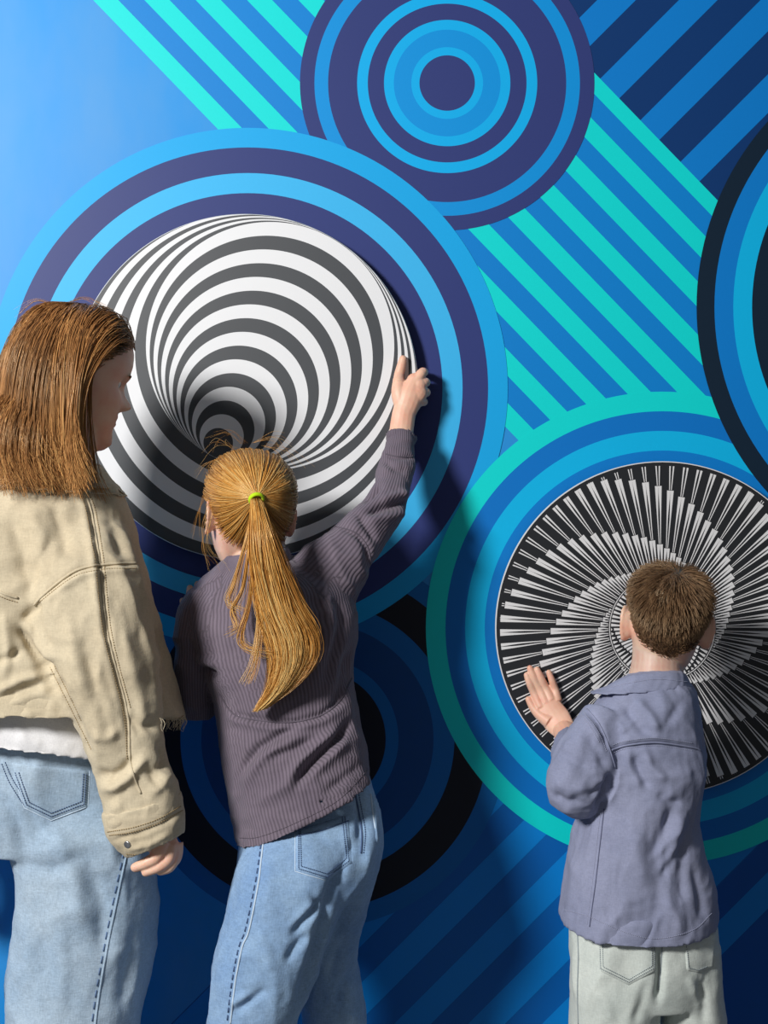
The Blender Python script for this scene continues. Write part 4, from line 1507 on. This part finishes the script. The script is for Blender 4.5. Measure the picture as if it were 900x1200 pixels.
# --- jeans
denim_w = cloth_mat('pale_denim', srgb(138, 164, 190), srgb(180, 198, 214), 850, .85, 5, .35, True)
S4 = [([(60, 965), (75, 1000), (90, 1040), (96, 1090)], 11, 5), ([(140, 960), (150, 985), (146, 1010)], 7, -3), ([(100, 1010), (120, 1060), (118, 1120)], 11, -5), ([(30, 1050), (48, 1100), (52, 1160)], 10, -3),
      ([(70, 1080), (76, 1130), (70, 1190)], 9, 3), ([(160, 1080), (150, 1130), (140, 1190)], 8, -3), ([(20, 1010), (60, 1020), (100, 1000)], 8, -2.5), ([(0, 930), (20, 960), (30, 990)], 6, -3),
      ([(10, 900), (24, 925), (30, 940)], 4, -2)]
wj, wdb = garment('jeans', [Loft(W_HP), Loft(W_RL, lip=.03), Loft(W_LL, lip=.03)], .0046, 6, denim_w, woman, wb, S4, lambda V, Nn: crease_noise(V, 10, 0.0055, 71, (1, 1, 1.8))+crease_noise(V, 38, 0.0007, 75))
seam('outseam', wdb, [[(152, 985), (147, 1007), (136, 1060), (126, 1110), (117, 1160), (111, 1205)]], denim_w, wj, wb, .0018)
mid_thread = matte('faded_navy_thread', srgb(92, 116, 152), .8)
seam('stitching', wdb, [[(148, 985), (143, 1007), (132, 1060), (122, 1110), (113, 1160), (107, 1205)]], mid_thread, wj, wb, .0014, stitch=.020)
seam('inseam', wdb, [[(2, 895), (10, 915), (22, 935), (29, 945)], [(6, 893), (14, 912), (26, 931), (31, 938)]], dark_thread, wj, wb, .0008, stitch=.004)
pkw = patch('back_pocket', wdb, (12, 893), (106, 902), (104, 946), (60, 963), (28, 948), denim_w, wj, wb, .003)
pkwb = bvh_of(np.array([v.co for v in pkw.data.vertices])+wb, np.array([list(p.vertices) for p in pkw.data.polygons]))
seam('pocket_stitching', pkwb, [[(18, 905), (31, 943), (60, 957), (99, 942), (101, 905)], [(22, 905), (34, 940), (60, 953), (96, 939), (98, 905)]], dark_thread, pkw, wb, .0009, .0006, stitch=.004)
seam('pocket_edge', pkwb, [[(14, 900), (28.5, 946.5), (60, 961.5), (103, 945), (105, 903)]], pale_thread, pkw, wb, .001)
for x, d, a in ((72, 2.53, .75), (-88, 2.48, .6)):
    q = P(x, 1560, d)
    shoe(woman, wb, q[0]+.03, q[1]+.05, a, .25, shoe_m, sole_m)
# --- hair
hair_w = hair_mat('light_brown_hair', srgb(100, 68, 44), srgb(178, 124, 74), srgb(238, 186, 118))
def long_hair(head, n, seed, zend):
    r = np.random.default_rng(seed)
    dirs = scalp_roots(n, 0.0, seed)
    p = HC+dirs*(scalp_r(dirs)+0.003)[:, None]
    side = np.where(p[:, 0] > 0.004, 1.0, -1.0)
    down = np.array([0, 0, -1.0]) @ head.R          # world down in head space
    frontness = np.clip((p[:, 1]+0.01)/0.08, 0, 1)
    df = np.stack([side*0.9, -0.25-0.9*frontness, 0.25-0.5*np.abs(p[:, 0])/0.07], 1)
    cr_ = p-np.array([0, 0.010, 0])
    db = np.stack([cr_[:, 0], cr_[:, 1], 0*side], 1)
    db /= np.linalg.norm(db, axis=1)[:, None]+1e-6
    bl = np.clip((p[:, 1]+0.030)/0.05, 0, 1)[:, None]
    d = df*bl+db*(1-bl)
    d += np.array([0, 0, -0.45])*(1-bl)
    d -= (d*dirs).sum(1)[:, None]*dirs*0.9
    low_ = (np.clip((0.40-dirs[:, 2])/0.4, 0, 1)*np.clip((0.04-p[:, 1])/0.04, 0, 1))[:, None]
    d = d*(1-low_)+(np.array([0, 0, -1.0])+0.12*dirs)*low_
    d /= np.linalg.norm(d, axis=1)[:, None]
    thick = r.uniform(.004, .012, n)+.011*frontness*r.uniform(.4, 1, n)
    pts = [p.copy()]
    step = .0105
    for k in range(46):
        g = 0.10 if k < 4 else 0.2
        d = d*(1-g)+down*g+np.array([0, -1.0, 0])*(0.15*np.clip((p[:, 1]+0.045)/0.09, 0, 1)*np.clip((p[:, 2]-0.085)/0.03, 0, 1)*np.where(p[:, 0] > 0, 1, .5))[:, None]
        d /= np.linalg.norm(d, axis=1)[:, None]
        p = p+d*step
        v = p-HC
        dist = np.linalg.norm(v, axis=1)
        u = v/dist[:, None]
        lim = scalp_r(u)+thick*min(1, (k+2)/8)
        low = p[:, 2] < 0.05                       # below the jaw keep clear of the neck instead
        rad = np.hypot(p[:, 0], p[:, 1]+0.03)
        inside = (dist < lim) & ~low
        p[inside] = HC+u[inside]*lim[inside][:, None]
        nk = low & (rad < .075)
        f = .075/np.maximum(rad, 1e-4)
        p[nk, 0] *= f[nk]
        p[nk, 1] = (p[nk, 1]+0.03)*f[nk]-0.03
        # strands of the front are tucked behind the ear
        fw = p[:, 1] > (0.012+0.35*(p[:, 2]-0.125).clip(0, 1))
        tuck = fw & (p[:, 2] < 0.145) & (np.abs(p[:, 0]) > .03)
        d[tuck] += np.array([0, -0.2, 0])
        d[tuck] /= np.linalg.norm(d[tuck], axis=1)[:, None]
        moved = p-pts[-1]
        ml = np.linalg.norm(moved, axis=1)
        d = 0.5*d+0.5*moved/(ml[:, None]+1e-9)
        pts.append(p.copy())
    A = np.stack(pts, 1)
    Wd = head.w(A.reshape(-1, 3)).reshape(A.shape)
    m = 15
    out = np.zeros((n, m, 3))
    lockv = vnoise(dirs*7, 12)
    ze = zend+0.012+0.030*lockv-np.abs(r.normal(size=n))*0.004+np.where(r.random(n) < .3, r.uniform(0, .05, n), 0)
    for i in range(n):
        z = Wd[i, :, 2]
        k = np.argmax(z < ze[i]) if (z < ze[i]).any() else len(z)-1
        k = max(k, 6)
        t = np.linspace(0, k, m)
        for j in range(3):
            out[i, :, j] = np.interp(t, np.arange(len(z)), Wd[i, :, j])
    return out, A
zend = float(P(0, 568, 2.50)[2])
wp, _ = long_hair(whead, 5200, 31, zend)
rr_ = np.random.default_rng(77)
t = np.linspace(0, 1, wp.shape[1])
# locks: neighbouring strands share a bend; tips flick out to the photo's right
lockc = whead.c
az = np.arctan2(wp[:, -1, 0]-lockc[0], wp[:, -1, 1]-lockc[1])
lk = np.round((az+rr_.normal(size=len(az))*.12)*7).astype(int)
rl = np.random.default_rng(5).normal(size=(200, 3))
wp += (rl[lk % 200][:, None, :]*np.array([.008, .006, .003]))*(np.sin(t*3.0)*t)[None, :, None]
wp[:, :, 0] += 0.016*np.clip((t-.65)/.35, 0, 1)[None, :]**2*(1+0.5*rr_.normal(size=len(az)))[:, None]
sv = np.clip(.45+.20*rl[lk % 200][:, 0]+.2*rr_.normal(size=len(az)), 0, 1)
hw = strands_mesh('hair', wp, 0.00058, hair_w, woman, wb, 3, .5, sv)
capV, capQ = hair_cap(whead, 0.0018)
tri_mesh('scalp_hair', capV, capQ, hair_w, hw, wb, {'strand': np.full(len(capV), .1), 'along': np.zeros(len(capV))})
wisps([[(114, 428, 2.425), (106, 446, 2.42), (105, 490, 2.42), (108, 530, 2.43), (112, 560, 2.43), (122, 584, 2.43)], [(110, 430, 2.42), (101, 450, 2.415), (98, 500, 2.42), (102, 545, 2.42), (112, 566, 2.425)]], 22, .003, .0006, hair_w, hw, wb, 12, 18)
wisps([[(60, 356, 2.5), (40, 352, 2.5), (20, 366, 2.5)], [(80, 354, 2.5), (100, 350, 2.5), (125, 362, 2.5)]], 8, .003, .0003, hair_w, hw, wb, 13)
face_parts(whead, woman, wb, 0.0, brow_m)

DOFF[0] = 0.0
RS[0] = 1.0
# ------------------------------------------------------------------ the boy
DOFF[0] = -0.003
DMAP[0] = lambda d: float(np.interp(d, [2.0, 2.742, 2.85, 2.90, 2.927, 3.0], [2.0, 2.742, 2.882, 2.937, 2.9655, 3.0]))
bb_ = P(755, 600, 2.72); bb_[2] = 0
boy = empty('person', bb_)
tag(boy, 'small boy with short brown hair in slate-blue shirt pressing his hand on the black disc', 'person')
B_SH = [(738, 798, 2.725, 799, 795, 2.725, .045), (706, 815, 2.72, 812, 806, 2.725, .070), (689, 838, 2.715, 818, 830, 2.725, .088), (685, 870, 2.71, 822, 866, 2.725, .095),
        (690, 905, 2.71, 826, 905, 2.725, .098), (685, 940, 2.71, 820, 940, 2.725, .098), (675, 970, 2.71, 818, 966, 2.725, .100), (668, 1003, 2.71, 825, 1000, 2.725, .105),
        (661, 1042, 2.705, 835, 1040, 2.725, .110), (658, 1077, 2.70, 838, 1075, 2.725, .112)]
B_LU = [(684, 828, 2.70, 735, 858, 2.69, .055), (664, 860, 2.675, 722, 884, 2.675, .060), (645, 891, 2.66, 722, 908, 2.665, .058), (638, 915, 2.66, 716, 925, 2.665, .053), (645, 940, 2.67, 705, 942, 2.67, .042), (664, 956, 2.675, 692, 955, 2.675, .018)]
B_LF = [(645, 922, 2.675, 702, 930, 2.69, .046), (645, 900, 2.75, 696, 910, 2.75, .042), (648, 876, 2.81, 690, 890, 2.81, .036), (650, 864, 2.85, 684, 874, 2.85, .030)]
B_RU = [(775, 828, 2.735, 819, 838, 2.735, .050), (780, 880, 2.76, 821, 880, 2.76, .048), (782, 915, 2.79, 819, 915, 2.79, .042)]
B_RF = [(782, 905, 2.775, 819, 905, 2.775, .042), (785, 890, 2.83, 816, 890, 2.83, .034), (788, 878, 2.87, 812, 878, 2.87, .028)]
B_HP = [(672, 1040, 2.715, 832, 1038, 2.725, .092), (669, 1085, 2.715, 839, 1085, 2.725, .100), (669, 1130, 2.715, 842, 1128, 2.725, .104), (690, 1172, 2.72, 832, 1170, 2.725, .09)]
B_LL = [(670, 1095, 2.71, 778, 1110, 2.715, .090), (668, 1150, 2.705, 774, 1158, 2.71, .090), (668, 1200, 2.705, 770, 1203, 2.71, .086), (665, 1300, 2.71, 760, 1300, 2.71, .080), (667, 1462, 2.71, 754, 1462, 2.71, .078)]
B_RL = [(752, 1110, 2.725, 842, 1100, 2.73, .090), (770, 1158, 2.73, 845, 1152, 2.735, .090), (774, 1200, 2.735, 847, 1197, 2.74, .086), (777, 1300, 2.74, 850, 1300, 2.74, .080), (780, 1450, 2.74, 852, 1450, 2.74, .078)]
bhead = Head(781, 727, 2.735, -2, -4, 6, 0.90)
bneck = tb([(772, 745, 2.735), (770, 775, 2.73), (769, 805, 2.725)], [.047, .0445, .055], nseg=28, step=.01)
bf = tb([(684, 905, 2.76), (670, 876, 2.83), (662, 857, 2.885)], [.027, .0250, .0225], flat=.85)
bh = [tb([(662, 856, 2.888), (652, 843, 2.905), (643, 828, 2.913)], [.0225, .0280, .0240], flat=.38, round_start=True),
      tb([(634, 829, 2.916), (626, 812, 2.922), (620.5, 800, 2.919), (617.3, 791, 2.92000000000004)], [.0105, .0082, .0074, .0060]),
      tb([(640, 824, 2.916), (632.5, 808, 2.922), (625.5, 794, 2.919), (621, 783, 2.92000000000004)], [.0105, .0084, .0076, .0061]),
      tb([(646, 821, 2.916), (639.5, 807, 2.922), (634, 795, 2.919), (629.5, 784.5, 2.92000000000004)], [.0105, .0083, .0075, .0060]),
      tb([(653, 822, 2.916), (650.5, 808, 2.922), (647, 798, 2.919), (643.3, 788, 2.92000000000004)], [.0100, .0076, .0068, .0056]),
      tb([(644, 846, 2.906), (633, 838, 2.914), (625, 829, 2.919), (619.3, 819.5, 2.922)], [.0140, .0108, .0086, .0064])]
bh2 = [tb([(800, 900, 2.80), (800, 882, 2.87), (800, 866, 2.90)], [.024, .022, .021], flat=.85), tb([(800, 866, 2.90), (800, 845, 2.914)], [.022, .027], flat=.42, round_start=True)]
for i, (ox, ln) in enumerate(((-10, 24), (-3.4, 29), (3.4, 27), (10, 20))):
    bh2.append(tb([(800+ox, 846, 2.914), (800+ox*1.15, 846-ln*.55, 2.92), (800+ox*1.2, 846-ln, 2.919)], [.0095, .0078, .0062]))
core = [Loft(k, shrink=s, step=.02, nseg=28) for k, s in ((B_SH, .040), (B_LU[:5], .016), (B_LF, .012), (B_RU, .012), (B_RF, .010), (B_HP, .02), (B_LL, .022), (B_RL, .022))]+[bneck]
make_body(boy, bb_, core, [[bf]+bh, bh2], bhead, 1.0, .0025, .0013, 1.16, 30)
for px_, py_, dx, dy in ((618, 793.5, -3, -9), (621.8, 786, -3.5, -9), (630, 787.5, -3.5, -9), (644, 791, -3, -8), (620.5, 822, -5, -8)):
    finger_nail('fingernail', P(px_, py_, 2.9165), P(px_+dx, py_+dy, 2.918)-P(px_, py_, 2.917), (0, -1, .1), .0062, .0080, boy, bb_)
# --- shirt
twill = cloth_mat('slate_twill', srgb(132, 138, 166), srgb(150, 155, 182), 1000, .85, 8, .22)
S5 = [([(716, 881), (736, 875), (770, 872), (812, 878), (822, 882)], 3, -2.5), ([(718, 873), (736, 867), (770, 864), (812, 870)], 4, 2.5),
      ([(688, 831), (701, 847), (710, 865), (715, 880)], 3, -2.5), ([(682, 838), (695, 853), (704, 870)], 4, 2.5),
      ([(720, 905), (716, 922), (706, 938), (700, 950)], 5, -11), ([(726, 900), (722, 920), (712, 944)], 5, 5), ([(712, 918), (700, 928), (688, 932)], 4, -4),
      ([(742, 885), (748, 905), (762, 925)], 5, -5), ([(735, 880), (740, 898), (750, 918)], 5, 3.5), ([(756, 880), (764, 900), (782, 915)], 5, 4),
      ([(790, 945), (776, 975), (768, 1010)], 7, -4), ([(800, 950), (790, 985), (784, 1020)], 7, 4.5), ([(806, 985), (800, 1020), (798, 1060)], 7, -4),
      ([(742, 960), (748, 1000), (756, 1040)], 10, 3.5), ([(770, 930), (784, 940), (800, 940)], 5, -4), ([(764, 1010), (782, 985), (798, 968)], 5, 3.5), ([(775, 1030), (790, 1005), (804, 990)], 5, -3.5),
      ([(730, 826), (748, 850), (760, 862)], 5, -4), ([(745, 820), (762, 838), (772, 858)], 5, 3.5), ([(780, 850), (790, 836), (800, 820)], 6, -3), ([(724, 845), (734, 860)], 4, 2.5),
      ([(655, 880), (672, 892), (690, 900)], 6, -3), ([(648, 930), (665, 940), (682, 938)], 5, -4), ([(650, 915), (670, 925), (690, 920)], 6, 3.5), ([(690, 860), (700, 880), (712, 900)], 6, -3),
      ([(780, 1050), (792, 1075), (796, 1095)], 6, 3), ([(812, 1010), (820, 1045), (822, 1080)], 6, -3.5)]
def b_extra(V, Nn):
    return crease_noise(V, 12, 0.0036, 81, (1.0, 1, 1.3))+crease_noise(V, 32, 0.0013, 85, (1, 1, 1.2))
zhem = P(0, 1076, 2.71)[2]
class TailLoft(Loft):
    """the back of the shirt hangs lower than its sides"""
    def mesh(self):
        V, F = super().mesh()
        q = (V[:, 2]-zhem)
        f = np.clip(1-q/0.12, 0, 1)**2
        near = np.clip(-(V[:, 1]-(CAM_Y+2.712))/0.11, -1, 1)
        V[:, 2] -= 0.030*f*np.clip(near, 0, 1)**1.3
        return V, F
shirt_b, bsb = garment('twill_shirt', [TailLoft(B_SH, lip=.03), Loft(B_LU), Loft(B_LF, lip=.015), Loft(B_RU), Loft(B_RF, lip=.015)], .0035, 5, twill, boy, bb_, S5, b_extra)
bth = matte('slate_thread', srgb(168, 172, 196), .8)
seam('yoke_seam', bsb, [[(716, 879), (736, 873), (770, 870), (812, 876), (822, 880)]], twill, shirt_b, bb_, .0016)
seam('stitching', bsb, [[(716, 883), (736, 877), (770, 874), (812, 880)], [(718, 873), (736, 868), (770, 865), (812, 871)], [(684, 835), (697, 851), (706, 868), (711, 882)], [(681, 837), (693, 853), (703, 871)]], bth, shirt_b, bb_, .0006, stitch=.0032)
seam('armhole_seam', bsb, [[(688, 831), (701, 847), (710, 865), (715, 880), (721, 900)]], twill, shirt_b, bb_, .0014)
seam('side_seam', bsb, [[(708, 948), (705.5, 970), (702, 1000), (698.6, 1030), (691, 1086)]], matte('slate_dark_thread', srgb(96, 100, 128), .8), shirt_b, bb_, .0009)  # darker slate thread along the side seam
seam('side_stitching', bsb, [[(704, 950), (701.5, 970), (698, 1000), (694.6, 1030), (688, 1084)]], bth, shirt_b, bb_, .0006, stitch=.0032)
seam('hem_stitching', bsb, [[(661, 1066), (690, 1074), (734, 1093), (770, 1100), (812, 1090), (834, 1070)]], bth, shirt_b, bb_, .0006, stitch=.0032)
cl = Loft([(738, 789, 2.728, 798, 786, 2.728, .046), (728, 795, 2.725, 802, 791, 2.728, .053), (712, 803, 2.718, 806, 797, 2.728, .062), (690, 813, 2.712, 810, 803, 2.73, .070)], step=.004, nseg=60)
colb, cobb = garment('collar', [cl], .0026, 2, twill, shirt_b, bb_, [([(700, 806), (740, 793), (790, 790)], 4, 1.2)], lambda V, Nn: crease_noise(V, 30, 0.0008, 91))
seam('collar_stitching', cobb, [[(690, 810), (712, 806), (740, 800), (770, 796), (806, 799)]], bth, colb, bb_, .0006, stitch=.003)
# rose t-shirt showing under the hem
rose = cloth_mat('rose_knit', srgb(150, 88, 112), srgb(140, 80, 104), 1400, .85, 8, .1)
garment('undershirt', [Loft([(674, 1040, 2.712, 832, 1040, 2.725, .098), (671, 1082, 2.710, 836, 1078, 2.725, .104)], lip=.02)], .004, 3, rose, boy, bb_)
# --- jeans
denim_b = cloth_mat('bleached_denim', srgb(196, 206, 202), srgb(216, 222, 216), 900, .85, 6, .25)
S6 = [([(773, 1110), (774, 1140), (771, 1175)], 4, -8), ([(757, 1150), (752, 1175), (742, 1200)], 5, -3), ([(820, 1150), (824, 1175), (826, 1200)], 6, -4), ([(806, 1145), (818, 1165), (822, 1185)], 5, 3),
      ([(676, 1110), (674, 1140), (676, 1170)], 4, 2), ([(700, 1160), (712, 1180), (718, 1200)], 7, 2)]
jb_, jbb = garment('jeans', [Loft(B_HP), Loft(B_LL, lip=.03), Loft(B_RL, lip=.03)], .004, 6, denim_b, boy, bb_, S6, lambda V, Nn: crease_noise(V, 13, 0.0026, 95, (1, 1, 1.6))+crease_noise(V, 40, 0.0006, 97))
gth = matte('grey_thread', srgb(150, 160, 166), .8)
pk1 = patch('back_pocket', jbb, (700, 1090), (771, 1098), (770, 1138), (737, 1156), (701, 1138), denim_b, jb_, bb_, .0028)
b1 = bvh_of(np.array([v.co for v in pk1.data.vertices])+bb_, np.array([list(p.vertices) for p in pk1.data.polygons]))
seam('pocket_stitching', b1, [[(703, 1095), (704, 1135), (737, 1151), (767, 1134), (767, 1100)], [(706, 1095), (707, 1133), (737, 1148), (764, 1132), (764, 1100)]], gth, pk1, bb_, .0008, .0005, stitch=.0034)
pk2 = patch('back_pocket', jbb, (801, 1098), (840, 1092), (836, 1134), (818, 1141), (804, 1138), denim_b, jb_, bb_, .0028)
b2 = bvh_of(np.array([v.co for v in pk2.data.vertices])+bb_, np.array([list(p.vertices) for p in pk2.data.polygons]))
seam('pocket_stitching', b2, [[(804, 1102), (807, 1134), (818, 1137), (830, 1132)]], gth, pk2, bb_, .0008, .0005, stitch=.0034)
seam('outseam', jbb, [[(677, 1092), (678, 1120), (677, 1160), (678, 1200)]], gth, jb_, bb_, .0011)
seam('seat_seam', jbb, [[(776, 1105), (775, 1130), (772, 1160)]], gth, jb_, bb_, .0011)
for x, d, a in ((712, 2.71, -.1), (815, 2.74, .15)):
    q = P(x, 1475, d)
    shoe(boy, bb_, q[0], q[1]+.03, a, .20, shoe_m, sole_m)
# --- short hair lying from the crown whorl
hair_b = hair_mat('chestnut_hair', srgb(92, 70, 52), srgb(138, 106, 78), srgb(188, 152, 114), .42)
HL_Z = [.178, .170, .150, .132, .126, .128, .096, .062, .034]
def short_hair(head, n, seed):
    r = np.random.default_rng(seed)
    dirs = scalp_roots(n, 0.0, seed)
    p = HC+dirs*scalp_r(dirs)[:, None]
    crown = np.array([0.005, -0.055, 0.095])
    crown /= np.linalg.norm(crown)
    tang = dirs-(dirs @ crown)[:, None]*crown          # away from the whorl
    tang -= (tang*dirs).sum(1)[:, None]*dirs
    tang /= np.linalg.norm(tang, axis=1)[:, None]+1e-6
    swirl = np.cross(dirs, tang)
    hh = p[:, 2]-hairline(np.arctan2(p[:, 0], p[:, 1]))
    ln = np.interp(hh, [0.0, 0.02, 0.05, 0.09, 0.14], [.006, .008, .013, .024, .032])*r.uniform(.7, 1.25, n)
    lock = vnoise(dirs*9, 3)
    d = dirs*0.62+tang*0.75+swirl*(0.25+0.55*lock)[:, None]+r.normal(size=(n, 3))*.13
    d /= np.linalg.norm(d, axis=1)[:, None]
    m = 7
    pts = [p-dirs*0.001]
    for k in range(1, m):
        d = d*0.86+tang*0.16+np.array([0, 0, -0.05])
        d /= np.linalg.norm(d, axis=1)[:, None]
        q = pts[-1]+d*(ln/(m-1))[:, None]
        v = q-HC
        dist = np.linalg.norm(v, axis=1)
        u = v/dist[:, None]
        lim = np.linalg.norm(p-HC, axis=1)+0.0015+0.0050*np.interp(hh, [.01, .09], [.05, 1])*r.uniform(.3, 1.5, n)*k/m
        lo = dist < lim
        q[lo] = HC+u[lo]*lim[lo][:, None]
        pts.append(q)
    return head.w(np.stack(pts, 1).reshape(-1, 3)).reshape(n, m, 3), np.clip(.45+.35*vnoise(dirs*14, 6)+.2*r.normal(size=n), 0, 1)
wp, sv = short_hair(bhead, 7600, 51)
hb = strands_mesh('hair', wp, 0.00055, hair_b, boy, bb_, 3, .35, sv)
capV, capQ = hair_cap(bhead, 0.0007, 0.001)
tri_mesh('scalp_hair', capV, capQ, hair_b, hb, bb_, {'strand': np.full(len(capV), .15), 'along': np.zeros(len(capV))})
face_parts(bhead, boy, bb_, 1.0, brow_m)

DOFF[0] = 0.0
DMAP[0] = lambda d: d
